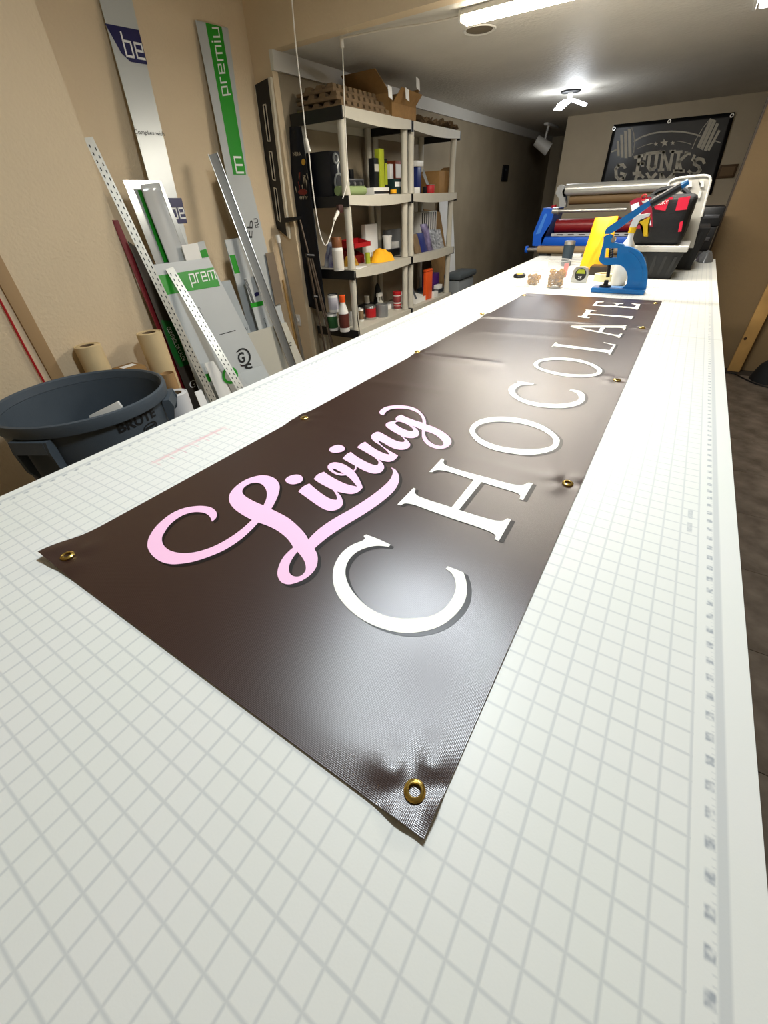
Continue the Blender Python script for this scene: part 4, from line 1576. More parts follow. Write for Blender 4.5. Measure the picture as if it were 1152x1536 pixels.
def bin_(name, label, px0, px1, ytop, x0, x1, zb, material):
    ya, yb = at(px0, ytop + 8, x=x1).y, at(px1, ytop + 8, x=x1).y
    zt_ = at((px0 + px1) / 2, ytop, x=x1).z
    t = thing(name, label, 'bin', ((x0 + x1) / 2, (ya + yb) / 2, zb))
    w = .004
    MB().box((x0, ya, zb + EPS), (x1, yb, zb + .006)).build('base', material, t)
    MB().prism([(x1, ya, zb + .0065), (x1, yb, zb + .0065), (x1 + .0, yb, zb + (zt_ - zb) * .55), (x1, ya, zb + (zt_ - zb) * .55)], (-w, 0, 0)).build('front', material, t, smooth=False)
    MB().box((x0, ya, zb + .0065), (x0 + w, yb, zt_)).build('back', material, t)
    for ys in (ya, yb - w):
        MB().prism([(x0 + w, ys, zb + .0065), (x1 - w, ys, zb + .0065), (x1 - w, ys, zb + (zt_ - zb) * .55), (x0 + w, ys, zt_)], (0, w, 0)).build('side', material, t, smooth=False)
    return t


bin_('parts_bin', 'dark red parts bin below the tilted one on the third shelf', 531, 546, 372, XF - .34, XF - .20, S3, mat('dark_red_bin', '6a0d12', .4))
zr = at(538, 372, x=XF - .20).z + .001
bin_('parts_bin', 'bright red parts bin stacked on top of the dark red bin', 532, 556, 358, XF - .33, XF - .20, zr, M_red)
bottle('tape_roll', 'lime yellow tape roll standing before the red bins', 'tape', XF - .13, 548, 555, 379, S3, [('body', [(0, 0), (1, 0), (1, 1), (.5, 1), (0, .9)], M_lime)])
bottle('glue_bottle', 'small clear grey bottle beside the lime tape roll', 'bottle', XF - .14, 556, 561, 378, S3, [('body', [(0, 0), (1, 0), (1, .6), (.4, .75), (.4, 1), (0, 1)], M_shelf)])
crate('black_case', 'black box carrying the white tub on the third shelf', 'box', XF - .31, XF - .20, 577, 600, 374, S3, M_dark)
zk = at(588, 374, x=XF - .20).z + .0005
bottle('plastic_tub', 'white plastic tub standing on the black box', 'tub', XF - .255, 574, 587, 353, zk, [('body', [(0, 0), (.78, 0), (.96, .88), (.9, .9), (.74, .03), (0, .03)], M_white), ('rim', [(.92, .88), (1.02, .88), (1.02, 1), (.9, 1)], M_white)])
crate('white_box', 'white box crowded with little bottles beside the tub', 'box', XF - .29, XF - .215, 590, 599, 362, zk, M_white)
tag(MB().cyl(at(604, 362, x=XF - .05), at(609, 346, x=XF - .05), .004).build('marker_pen', M_dark), 'thin black pen poking up beside the white box', 'pen')
bpy.data.objects['marker_pen'].location = (0, 0, 0)
crate('storage_bin', 'long translucent grey bin at the back of the third shelf', 'bin', XB + .085, XB + .11, 578, 601, 344, S3, mat('grey_bin', '77797a', .4))
crate('folder', 'upright white paper folders at the back of the third shelf', 'folder', XB + .085, XB + .13, 548, 566, 336, S3, M_wprint)
tag(MB().prism([at(545, 400, z=S3 + .002), at(572, 392, z=S3 + .002), at(556, 396, z=S3 + .002) + Vector((.0, .02, 0)), at(538, 402, z=S3 + .002) + Vector((0, -.02, 0))], (0, 0, .001)).build('paper_sheet', M_wprint, smooth=False),
    'loose white paper sheets at the front edge of the third shelf', 'paper') if False else None
tag(MB().box((XF - .10, 2.86, S3 + EPS), (XF - .0145, 3.02, S3 + .004), .001, Matrix.Rotation(.2, 3, 'Z')).build('paper_stack', M_wprint), 'thin stack of papers at the near front corner of the third shelf', 'paper')
# second unit third shelf: photo paper packs
t = crate('pen_rack', 'rack of white boxes with dark tips at the back', 'rack', XF - .32, XF - .24, 631, 655, 317, S3, M_white)
for k in range(7):
    y = at(633 + k * 3.2, 322, x=XF - .24).y
    MB().box((XF - .2395, y, S3 + .12), (XF - .237, y + .018, at(640, 319, x=XF - .24).z)).build('slot', M_dark, t)
packs = [(624, 633, 352, M_card2, 'brown speckled pack at the left of the row of packs'), (633, 642, 350, mat('pack_blue', '26306e', .35), 'blue printed pack in the row on the third shelf'),
         (642, 651, 336, mat('pack_violet', '2d2447', .3, var=.8, vscale=14, col2='9a8fb5'), 'taller dark violet pack in the row on the third shelf'),
         (650, 659, 345, mat('pack_white', 'c9ccd0', .35, var=.85, vscale=50, col2='33373f'), 'white printed pack beside the violet pack'),
         (658, 667, 345, mat('pack_white2', 'd4d6d8', .35, var=.85, vscale=60, col2='3a3e46'), 'white printed pack at the end of the row')]
for px0, px1, yt, m_, lab in packs:
    x1 = XF - .06
    ya, yb = at(px0, yt + 20, x=x1).y, at(px1, yt + 20, x=x1).y
    zt_ = at(px0, yt, x=x1).z
    b = MB().box((x1 - .02, ya + .003, S3 + EPS), (x1, yb - .003, zt_), .003)
    sh_ = .28
    for v in b.bm.verts:
        v.co.y -= (v.co.z - S3) * sh_ * .6
        v.co.x -= (v.co.z - S3) * .25
    o = tag(b.build('photo_pack', m_), lab, 'pack')

# --- fourth shelf: paint cans
bottle('paint_can', 'white paint can with green label on the fourth shelf', 'paint can', XF - .20, 490, 506, 469, S4, CAN(M_white, M_alu, mat('green_label', '29582c', .5)), None)
zg = at(498, 469, x=XF - .20).z + .001
bottle('paint_can', 'white can with dark lid stacked on the green-labelled can', 'paint can', XF - .20, 491, 507, 441, zg, CAN(M_white, M_greyd, mat('plain_label', 'c7c4cc', .5)))
bottle('cleaner_bottle', 'white cleaner bottle with orange cap and dark label', 'bottle', XF - .09, 505, 521, 443, S4,
       [('body', [(0, 0), (.95, 0), (1, .03), (1, .52), (.9, .6), (.5, .78), (.5, .82), (0, .82)], M_white), ('cap', [(0, .821), (.56, .821), (.56, .99), (.5, 1), (0, 1)], M_orange),
        ('paper_label', [(1.01, .12), (1.02, .13), (1.02, .50), (1.01, .51)], mat('dark_label', '5a2a20', .5))])
bottle('small_can', 'small pale can in front of the near post', 'can', XF - .14, 524, 533, 468, S4, CAN(M_white, M_alu))
bottle('small_can', 'small can with brown label right of the near post', 'can', XF - .16, 537, 545, 462, S4, CAN(M_white, M_alu, M_card2))
bottle('paint_can', 'paint can with red label on the fourth shelf', 'paint can', XF - .13, 548, 563, 458, S4, CAN(M_alu, M_alu, M_red))
bottle('paint_can', 'plain grey metal paint can beside the red-labelled one', 'paint can', XF - .09, 564, 581, 456, S4, CAN(mat('grey_can', '9b9d9e', .35, metal=.5), M_alu))
crate('grey_block', 'dark carton carrying the upper white tin on the fourth shelf', 'box', XB + .06, XB + .13, 545, 562, 456, S4, M_dark)
bottle('small_can', 'white tin standing on the dark carton at the back', 'can', XB + .095, 546, 554, 443, at(553, 456, x=XB + .13).z + .0005, CAN(M_white, M_alu, M_shelf))
t = bottle('trigger_sprayer', 'grey trigger spray bottle behind the grey paint can', 'spray bottle', XF - .24, 566, 575, 446, S4, [('body', [(0, 0), (1, 0), (1, .6), (.35, .8), (.35, 1), (0, 1)], M_shelf)])
pt_ = at(570, 445, x=XF - .24)
MB().box((pt_.x - .012, pt_.y - .05, pt_.z), (pt_.x + .012, pt_.y + .03, pt_.z + .035), .006).build('trigger_head', M_white, t)
MB().box((pt_.x - .006, pt_.y - .042, pt_.z - .04), (pt_.x + .006, pt_.y - .03, pt_.z + .001), .003).build('trigger', M_white, t)
crate('white_box', 'white flat box behind the red-lidded tubs', 'box', XF - .26, XF - .18, 581, 600, 455, S4, M_white)
RT = [('body', [(0, 0), (.85, 0), (.96, .72), (0, .72)], M_white), ('lid', [(0, .721), (1, .721), (1, .98), (.96, 1), (0, 1)], M_red), ('paper_label', [(.90, .12), (.93, .2), (.965, .62), (.95, .64)], mat('tub_label', '8a3a3a', .5))]
bottle('filler_tub', 'red-lidded tub at the bottom of a pair on the fourth shelf', 'tub', XF - .12, 591, 601, 455, S4, RT)
bottle('filler_tub', 'red-lidded tub on top of the other tub', 'tub', XF - .12, 590, 601, 437, at(596, 455, x=XF - .12).z + .0008, RT)
lump('tool_bag', 'black heap of tool bags at the back of the fourth shelf', 'bag', XB + .14, 3.56, S4, .05, .06, .18, mat('black_nylon', '121315', .7), 2.2)
# second unit fourth shelf
tw = thing('tube_case', 'upright orange plastic tube case on the fourth shelf', 'tube', (XF - .05, 4.05, S4))
ya, yb = at(640, 430, x=XF - .05).y, at(648.5, 430, x=XF - .05).y
zt_ = at(644, 404, x=XF - .05).z
MB().box((XF - .09, ya, S4 + EPS), (XF - .05, yb, zt_ - .02), .006).build('tube', M_orange, tw)
MB().box((XF - .092, ya - .003, zt_ - .0195), (XF - .048, yb + .003, zt_), .006).build('cap', M_orange, tw)
crate('purple_box', 'purple and white box on the clear storage tote', 'box', XF - .30, XF - .14, 649, 658, 401, S4 + .13, M_purple, extra=spine(M_wprint, .0, .25)) if False else None
t = crate('clear_tote', 'clear grey tote with navy lid on the fourth shelf', 'tote', XF - .33, XF - .10, 655, 667, 436, S4, mat('hazy_tote', '6f7a80', .25, alpha=.9))
ya, yb, zl = at(655, 444, x=XF - .10).y, at(667, 444, x=XF - .10).y, at(663, 436, x=XF - .10).z
MB().box((XF - .34, ya - .01, zl + .0005), (XF - .09, yb + .01, zl + .03), .006).build('lid', mat('navy_lid', '202a36', .4), t)
tag(MB().box((XF - .28, ya + .0, zl + .031), (XF - .16, ya + .17, zl + .17), .003).build('purple_box', M_purple), 'purple box standing on the navy tote lid', 'box')
tag(MB().box((XF - .14, ya + .0, zl + .031), (XF - .085, ya + .10, zl + .07), .003).build('white_carton', M_wprint), 'little white printed carton on the navy tote lid', 'box')
bin_('sorting_tray', 'white tray holding dark tools beside the orange tube case', 624, 639, 440, XF - .30, XF - .06, S4, M_white)
tag(MB().tube([(XF - .33, 3.86, S4 + .02), (XF - .18, 3.96, S4 + .16), (XF - .10, 4.10, S4 + .06)], .012).build('grey_hose', mat('grey_hose_mat', '6a6d72', .5)), 'bent grey hose lying behind the orange tube case', 'hose') if False else None
tag(MB().cyl((XF - .02 - .1, 3.84, S4 + .235), (XF - .03 - .1, 4.03, S4 + .012), .010).build('steel_bar', mat('grey_bar', '70757c', .4, metal=.4)), 'grey bar leaning diagonally behind the orange tube case', 'bar')
tag(MB().box((XF - .07, at(650, 447, x=XF - .03).y, S4 + EPS), (XF - .03, at(657, 447, x=XF - .03).y, S4 + .055), .002).build('white_box', M_white), 'small white box in front of the clear tote', 'box')

# ------------------------------------------------------------------ beyond the shelf
pl = lean(-2.30, -.10)
bw = [at(684, 292, y=4.72), at(697, 293, y=4.74)]
tag(MB().prism([(-2.485, 5.05, 1.46), (-2.485, 5.40, 1.46), (-2.30, 5.40, .002), (-2.30, 5.05, .002)], (.004, 0, .001)).build('foam_sheet', M_wprint, smooth=False),
    'tall white foam sheet leaning on the wall past the shelving', 'sheet')
tag(MB().prism([(-2.44, 4.64, 1.24), (-2.44, 5.03, 1.20), (-2.20, 5.18, .002), (-2.20, 4.70, .002)], (.006, 0, .001)).build('cardboard_sheet', M_card, smooth=False),
    'tall brown cardboard sheet leaning past the end of the shelving', 'cardboard')
yb_ = at(713, 425, x=-1.98).y
zl = at(695, 419, x=-1.98).z
tt = thing('storage_tote', 'grey storage tote with rounded lid on the floor past the shelving', 'tote', (-2.1, 4.95, 0))
MB().box((-2.17, 4.66, 0), (-1.99, yb_ - .02, zl - .001), .03).build('body', mat('tote_grey', '83888a', .45), tt)
MB().box((-2.18, 4.64, zl), (-1.97, yb_, zl + .06), .022).build('lid', mat('tote_lid', '4b5357', .45), tt)

# wall plate and ceiling spot in the passage
pw_ = at(757, 260, x=XS)
t = thing('wall_thermostat', 'small black wall panel on the dim left wall', 'panel', (XS, pw_.y, pw_.z))
MB().box((XS, pw_.y - .12, pw_.z - .09), (XS + .015, pw_.y + .12, pw_.z + .09), .003).build('body', M_dark, t)
MB().box((XS + .0152, pw_.y - .05, pw_.z + .03), (XS + .016, pw_.y + .05, pw_.z + .05)).build('display', mat('dim_screen', '39424a', .3), t)
pc_ = at(830, 186, z=CEIL_LO)
t = thing('track_spotlight', 'white track spotlight hanging from the ceiling in the dim passage', 'light', (pc_.x, pc_.y, CEIL_LO))
MB().box((pc_.x - .06, pc_.y - .25, CEIL_LO - .025), (pc_.x + .0, pc_.y + .3, CEIL_LO), .004).build('track', M_white, t)
MB().cyl((pc_.x - .03, pc_.y - .12, CEIL_LO - .025), (pc_.x - .05, pc_.y - .12, CEIL_LO - .17), .014).build('stem', M_white, t)
MB().cyl((pc_.x - .16, pc_.y - .16, CEIL_LO - .16), (pc_.x + .02, pc_.y - .10, CEIL_LO - .27), .06, .075, n=20).build('lamp_head', M_white, t)

# ------------------------------------------------------------------ hanging cords
t = thing('pull_cord', 'white hanging cord with inline switch looping down to the third shelf', 'cord', (-2.05, 2.46, CEIL_HI))
yk = 2.46
MB().tube([at(433, -60, y=yk), at(443, 60, y=yk), at(452, 140, y=yk), at(460, 214, y=yk)], .0035).build('cord', M_cord, t)
MB().cyl(at(459, 208, y=yk), at(464, 228, y=yk), .010, n=12).build('switch', M_cord, t)
MB().tube([at(463, 226, y=yk), at(470, 290, y=yk), at(479, 345, y=yk), at(488, 368, y=yk), at(496, 352, y=yk + .05), at(501, 333, y=yk + .12), at(505, 320, y=yk + .2)], .0035).build('cord', M_cord, t)
MB().cyl(at(501, 331, y=yk + .12), at(508, 316, y=yk + .2), .008, .013, n=12).build('plug', M_cord, t)
t = thing('lamp_cord', 'white lamp cord running across the ceiling and down the near shelf post', 'cord', (-2.03, 2.80, S1))
xk = XF + .022
MB().tube([(-1.33, 2.93, CEIL_LO - .012), (-1.5, 2.88, CEIL_LO - .02), (-1.75, 2.83, CEIL_LO - .014), (xk, 2.812, CEIL_LO - .008)], .004).build('cord', M_cord, t)
MB().tube([(xk, 2.812, CEIL_LO - .006), at(513, 60, x=xk), at(515, 110, x=xk), at(517, 165, x=xk), at(520, 230, x=xk), at(521, 270, x=xk), at(514, 298, x=xk)], .0035).build('cord', M_cord, t)
MB().cyl(at(512, 52, x=xk), at(513.5, 72, x=xk), .011, n=12).build('switch', M_cord, t)
MB().box(at(509, 314, x=xk) - Vector((.012, .02, .02)), at(509, 314, x=xk) + Vector((.012, .03, .025)), .006).build('plug', mat('brown_plug', '3a1c14', .5), t)
tag(MB().tube([(XF + .006, 2.815, S3 - .0), (XF + .008, 2.82, S3 - .15), (XF + .008, 2.80, S4 + .1), (XF + .01, 2.84, S4 - .2)], .0035).build('thin_cord', M_dark), 'thin dark cord hanging from the third shelf near corner', 'cord')

# ------------------------------------------------------------------ grommet press
YP = 2.62
HP = C


def K(x, y, Y=YP):
    return at(760 + x / 4.8, 300 + y / 4.8, y=Y)


zmin = K(615, 676).z
pr = thing('grommet_press', 'blue hand grommet press with black lever grip at the banner end', 'press', (-.24, YP, TZ))
dzp = Vector((0, 0, TZ + .001 - K(800, 676).z))


def prof(spec, Y, k=4):
    pts2 = outline(spec, lambda x, y: (x, y), k)
    return [K(p.x, p.y) + Vector((0, Y - YP, 0)) for p in pts2]


fr_spec = '640,640s 720,636s 830,636s 862,605 873,560 866,515 840,478 800,463 740,466 700,462 676,444 668,425s 690,340 700,300 702,262s 735,246 765,252s 766,300s 800,310s 842,318s 848,330s 905,342 955,372 990,420 1010,490 1014,560 1006,636s 995,660s 640,660s'
slot_spec = '714,345s 803,345s 796,415s 707,415s'
lo_ = outline(fr_spec, lambda x, y: (x, y), 4)
ls_ = outline(slot_spec, lambda x, y: (x, y), 4)
V, F = fill2d([lo_, ls_])
b = MB()
hw = .016
va = [b.bm.verts.new(K(v.x, v.y) + Vector((0, -hw, 0))) for v in V]
vb = [b.bm.verts.new(K(v.x, v.y) + Vector((0, hw, 0))) for v in V]
for f in F:
    b.bm.faces.new([va[i] for i in f])
    b.bm.faces.new([vb[i] for i in reversed(f)])
idx = {(round(v.x, 2), round(v.y, 2)): i for i, v in enumerate(V)}
for L_ in (lo_, ls_):
    for i in range(len(L_)):
        a_, c_ = L_[i], L_[(i + 1) % len(L_)]
        ia, ic = idx.get((round(a_.x, 2), round(a_.y, 2))), idx.get((round(c_.x, 2), round(c_.y, 2)))
        if ia is not None and ic is not None and ia != ic:
            try:
                b.bm.faces.new((va[ia], va[ic], vb[ic], vb[ia]))
            except ValueError:
                pass
b.build('frame', M_blue, pr)
# raised rib on the arm
rib = [K(x, y) for x, y in ((880, 365), (925, 395), (960, 440), (980, 500), (980, 570), (965, 600), (930, 610), (925, 560), (920, 500), (890, 440), (850, 405))]
MB().prism([p + Vector((0, -hw - .0035, 0)) for p in rib], (0, .0035, 0)).build('rib', M_blue, pr, smooth=False)
bp0, bp1 = K(606, 676), K(992, 676)
MB().box((bp0.x, YP - .045, TZ + .0006), (bp1.x, YP + .05, TZ + .022), .004).build('base', M_blue, pr)
# lever
lv = '712,245s 708,232 722,204 755,178s 1000,18s 1046,-6s 1050,30s 862,168s 800,212 750,242s'
b = MB()
b.prism([p + Vector((0, -.011, 0)) for p in prof(lv, YP)], (0, .022, 0))
b.build('lever', M_blue, pr)
g0, g1 = at(976, 306, y=YP), at(1022, 279, y=YP)
MB().cyl(g0, g1, .0175, .0165, n=16).build('grip', M_dark, pr)
MB().cyl(g1, at(1033, 272, y=YP), .014, .011, n=16).build('lever_tip', M_blue, pr)
# ram, spring and dies
ra, rb = K(752, 345), K(735, 600)
MB().cyl(K(757, 250), K(750, 470), .007, n=12).build('ram', M_steel, pr)
sp = MB()
pts = []
for k in range(60):
    a_ = k / 60 * 2 * PI * 6
    c_ = K(756, 345).lerp(K(748, 415), k / 60)
    pts.append(c_ + Vector((.010 * math.cos(a_), .010 * math.sin(a_), 0)))
sp.tube(pts, .0022, 6, smooth=False)
sp.build('spring', M_dark, pr)
MB().cyl(K(738, 468), K(728, 555), .009, n=14).build('upper_die', M_dark, pr)
xd = K(700, 620).x
MB().lathe([(0, 0), (.028, 0), (.026, .008), (.012, .009), (.010, .030), (0, .031)], (xd + .006, YP, TZ + .0225), 24).build('lower_die', M_dark, pr)
MB().cyl(K(770, 285) + Vector((0, -.02, 0)), K(770, 285) + Vector((0, .02, 0)), .010, n=14).build('pivot_pin', M_steel, pr)

# ------------------------------------------------------------------ small things on the table


def table_cup(label, px0, px1, ytop, ybase, fillh, nring, seed):
    c_ = at((px0 + px1) / 2, ybase - 3, z=TZ)
    x0, x1 = at(px0, ytop + 4, y=c_.y).x, at(px1, ytop + 4, y=c_.y).x
    R_ = (x1 - x0) / 2
    h = at((px0 + px1) / 2, ytop, y=c_.y).z - TZ
    t = thing('plastic_cup', label, 'cup', (c_.x, c_.y, TZ))
    MB().lathe([(0, .0008), (R_ * .80, .0008), (R_ * .985, h - .008), (R_ * 1.02, h - .006), (R_ * 1.02, h), (R_ * .985, h), (R_ * .965, h - .006), (R_ * .78, .0028), (0, .0028)],
               (c_.x, c_.y, TZ), 32).build('cup_wall', mat('cup_plastic', 'eeeeea', .15, alpha=.16), t)
    MB().torus((c_.x, c_.y, TZ + h), R_ * 1.0, .0022, 32, 8).build('rim', mat('cup_rim', 'd8d8d2', .25, alpha=.7), t)
    random.seed(seed)
    b = MB()
    for k in range(nring):
        zz = random.random() ** .9 * h * fillh
        rr = R_ * (.76 + .16 * zz / h) - .010
        a_ = random.uniform(0, 2 * PI)
        q = (rr - .003) * (1 if random.random() < .65 else math.sqrt(random.random()))
        ax = Vector((random.uniform(-1, 1), random.uniform(-1, 1), random.uniform(-1, 1)))
        b.torus((c_.x + q * math.cos(a_), c_.y + q * math.sin(a_), TZ + .009 + zz), .0085, .0031, 12, 6, axis=ax)
    o = tag(b.build('brass_grommets', mat('brass_loose', 'b5821f', .35, metal=.8)), 'loose brass grommets heaped in the %s clear cup' % ('taller' if seed == 5 else 'smaller'), 'grommets')
    o['kind'] = 'stuff'
    return c_


table_cup('smaller clear plastic cup partly filled with brass grommets', 787, 812, 405, 430, .50, 42, 3)
table_cup('taller clear plastic cup half filled with brass grommets', 815, 848, 390, 434, .55, 75, 5)
for px_, py_, R_, lab in ((783, 429, .042, 'flat clear cup lid lying beside the smaller grommet cup'), (858, 433, .040, 'flat clear cup lid lying between the cup and the banner end')):
    c_ = at(px_, py_, z=TZ)
    tag(MB().lathe([(0, .0006), (R_, .0006), (R_, .005), (R_ - .003, .0055), (R_ - .005, .0025), (0, .0025)], (c_.x, c_.y, TZ), 32).build('cup_lid', mat('lid_plastic', 'e4e4dd', .2, alpha=.45)), lab, 'lid')
# black oval case with yellow middle
c_ = at(779, 416, z=TZ)
t = thing('chalk_case', 'black oval case with yellow middle beside the smaller cup', 'case', (c_.x, c_.y, TZ))
b = MB().lathe([(0, .0006), (.038, .0006), (.042, .008), (.038, .018), (.027, .020), (.026, .014), (0, .014)], (0, 0, 0), 28)
for v in b.bm.verts:
    v.co = Vector((v.co.x * .9 + c_.x, v.co.y * 1.2 + c_.y, v.co.z + TZ))
b.build('body', M_dark, t)
b = MB().lathe([(0, .0142), (.025, .0142), (.020, .021), (0, .022)], (0, 0, 0), 24)
for v in b.bm.verts:
    v.co = Vector((v.co.x * .9 + c_.x, v.co.y * 1.2 + c_.y, v.co.z + TZ))
b.build('window', mat('dull_gold', 'd9a93c', .5), t)
# tape measure
c_ = at(869, 424, z=TZ)
t = thing('tape_measure', 'silver tape measure with black and yellow badge', 'tape measure', (c_.x, c_.y, TZ))
x0, x1 = at(857, 415, y=c_.y).x, at(881, 415, y=c_.y).x
h = at(869, 400, y=c_.y).z
MB().prism([(x0, c_.y, TZ + .0006), (x1, c_.y, TZ + .0006), (x1, c_.y, TZ + (h - TZ) * .6), (x1 - .012, c_.y, h - .006), (x1 - .03, c_.y, h), (x0 + .016, c_.y, h - .003), (x0 + .004, c_.y, h - .018)], (0, .035, 0)).build('case', mat('satin_chrome', 'b9b9b6', .3, metal=.6), t)
cm = ((x0 + x1) / 2 + .004, c_.y - .0006, TZ + (h - TZ) * .52)
rb_ = (x1 - x0) * .36
MB().lathe([(0, 0), (rb_, 0), (rb_, .002), (0, .002)], cm, 28, axis=(0, -1, 0)).build('badge', M_kprint, t)
MB().prism([(cm[0] - rb_ * .8, cm[1] - .0022, cm[2] + rb_ * .15), (cm[0] + rb_ * .8, cm[1] - .0022, cm[2] + rb_ * .15), (cm[0] + rb_ * .5, cm[1] - .0022, cm[2] + rb_ * .8), (cm[0] - rb_ * .5, cm[1] - .0022, cm[2] + rb_ * .8)], (0, -.0006, 0)).build('badge_stripe', M_lime, t, smooth=False)
V, F = text_tris('25', 0, .02)
flat_mesh('lettering', V, F, lambda v: Vector((cm[0] - rb_ * .3 + rb_ * .6 * v.x, cm[1] - .0030, cm[2] - rb_ * .75 + rb_ * .5 * v.y)), M_wprint, t)
# masking tape roll
c_ = at(902, 423, z=TZ)
t = thing('masking_tape', 'cream masking tape roll lying behind the press base', 'tape', (c_.x, c_.y + .05, TZ))
cy_ = c_.y + .05
MB().lathe([(.030, .0006), (.052, .0006), (.052, .036), (.030, .036)], (c_.x, cy_, TZ), 36, closed=True).build('tape', mat('cream_tape', 'dcd6a8', .6), t)
MB().lathe([(.026, .0006), (.0295, .0006), (.0295, .036), (.026, .036)], (c_.x, cy_, TZ), 36, closed=True).build('core', M_kraft, t)
# clear tub behind the press
c_ = at(931, 417, z=TZ)
t = thing('clear_tub', 'empty clear round tub behind the press', 'tub', (c_.x, c_.y, TZ))
MB().lathe([(0, .0006), (.044, .0006), (.046, .03), (.050, .032), (.052, .088), (.056, .09), (.056, .096), (.050, .094), (.048, .034), (.043, .004), (0, .004)], (c_.x - .015, c_.y - .06, TZ), 32).build('tub_wall', mat('cup_plastic2', 'e6e6e2', .15, alpha=.4), t)
# red clip, black canister
c_ = at(846, 416, z=TZ)
t = thing('utility_knife', 'red plastic handled knife standing between cup and black canister', 'knife', (c_.x, c_.y, TZ))
MB().box((c_.x - .012, c_.y - .008, TZ + .0006), (c_.x + .012, c_.y + .008, TZ + .075), .004).build('handle', mat('bright_red', 'e02a1c', .4), t)
MB().box((c_.x + .002, c_.y - .006, TZ + .0755), (c_.x + .011, c_.y + .006, TZ + .095), .003).build('nose', M_dark, t)
c_ = at(848, 399, z=TZ)
h = at(850, 361, y=c_.y).z - TZ
t = thing('black_canister', 'tall black canister with silver cap behind the cups', 'canister', (c_.x, c_.y, TZ))
MB().lathe([(0, .0006), (.030, .0006), (.033, .004), (.037, h - .022), (0, h - .022)], (c_.x, c_.y, TZ), 28).build('body', mat('slate', '22303a', .45), t)
MB().lathe([(0, h - .0215), (.036, h - .0215), (.036, h - .004), (.03, h), (0, h)], (c_.x, c_.y, TZ), 28).build('cap', M_alu, t)
# dark box and the yellow padded bag
x0, x1 = at(882, 413, z=TZ), at(913, 413, z=TZ)
tag(MB().box((x0.x, x0.y, TZ + .0006), (x1.x, x0.y + .12, at(897, 400, y=x0.y).z), .004).build('dark_carton', mat('umber', '2d2419', .5)), 'low dark brown carton under the yellow padded bag', 'box')
YE = x0.y + .17
q = [at(892, 327, y=YE + .06), at(927, 324, y=YE + .06), at(910, 399, y=YE), at(868, 400, y=YE)]
for k in (2, 3):
    q[k].z = TZ + .001


def bagf(side):
    def f(u, v):
        p = (q[0] * (1 - u) + q[1] * u) * (1 - v) + (q[3] * (1 - u) + q[2] * u) * v
        bul = (math.sin(PI * u) ** .7) * (math.sin(PI * min(1, v * .96 + .02)) ** .6)
        cr = .004 * noise.noise((u * 5, v * 6, 2.2 + side)) + .006 * math.exp(-((u - .72 + v * .5) / .05) ** 2)
        return p + Vector((0, side * (.028 * bul + cr * bul) + .02, 0))
    return f


b = MB()
b.grid(bagf(-1), 20, 24)
b.grid(bagf(1), 20, 24)
bmesh.ops.remove_doubles(b.bm, verts=b.bm.verts[:], dist=.0004)
tag(b.build('padded_bag', mat('yellow_bag', 'f6ae12', .5, var=.06, vscale=20), ang=70), 'tall bright yellow padded bag standing behind the tape measure', 'bag')
# thin packets at the back
for k, (px_, py_, lab) in enumerate(((868, 393, 'thin clear packet lying beside the yellow padded bag'), (862, 385, 'small white packet lying behind the clear packet'))):
    c_ = at(px_, py_, z=TZ)
    tag(MB().box((c_.x - .06, c_.y - .03, TZ + .0006), (c_.x + .05, c_.y + .06, TZ + .012 + k * .01), .003).build('packet', mat('packet%d' % k, ('c4c4bd', 'd9d9d3')[k], .3)), lab, 'packet')

# spray bottle
c_ = Vector((at(941, 372, y=2.85).x, 2.85, TZ))
t = thing('spray_bottle', 'white spray bottle with yellow trigger behind the press', 'spray bottle', c_)
zn = at(941, 348, y=2.85).z - TZ
MB().lathe([(0, .0006), (.036, .0006), (.038, .006), (.038, zn * .6), (.030, zn * .78), (.014, zn * .88), (.013, zn - .004), (0, zn - .004)], c_, 24).build('bottle', M_white, t)
MB().lathe([(0, zn - .0035), (.017, zn - .0035), (.017, zn + .02), (0, zn + .02)], c_, 20).build('collar', mat('yellow_plastic', 'f0c01c', .4), t)
zz = c_.z + zn + .0205
MB().prism([(c_.x - .016, c_.y - .012, zz), (c_.x + .014, c_.y - .012, zz), (c_.x + .022, c_.y - .012, zz + .03), (c_.x + .06, c_.y - .012, zz + .045), (c_.x + .06, c_.y - .012, zz + .058), (c_.x - .008, c_.y - .012, zz + .048)], (0, .024, 0)).build('spray_head', M_white, t, smooth=False)
MB().prism([(c_.x + .022, c_.y - .015, zz + .022), (c_.x + .066, c_.y - .015, zz + .044), (c_.x + .066, c_.y - .015, zz + .01), (c_.x + .080, c_.y - .015, zz - .04), (c_.x + .060, c_.y - .015, zz - .038), (c_.x + .046, c_.y - .015, zz + .004)], (0, .03, 0)).build('trigger', mat('yellow_plastic', 'f0c01c', .4), t, smooth=False)


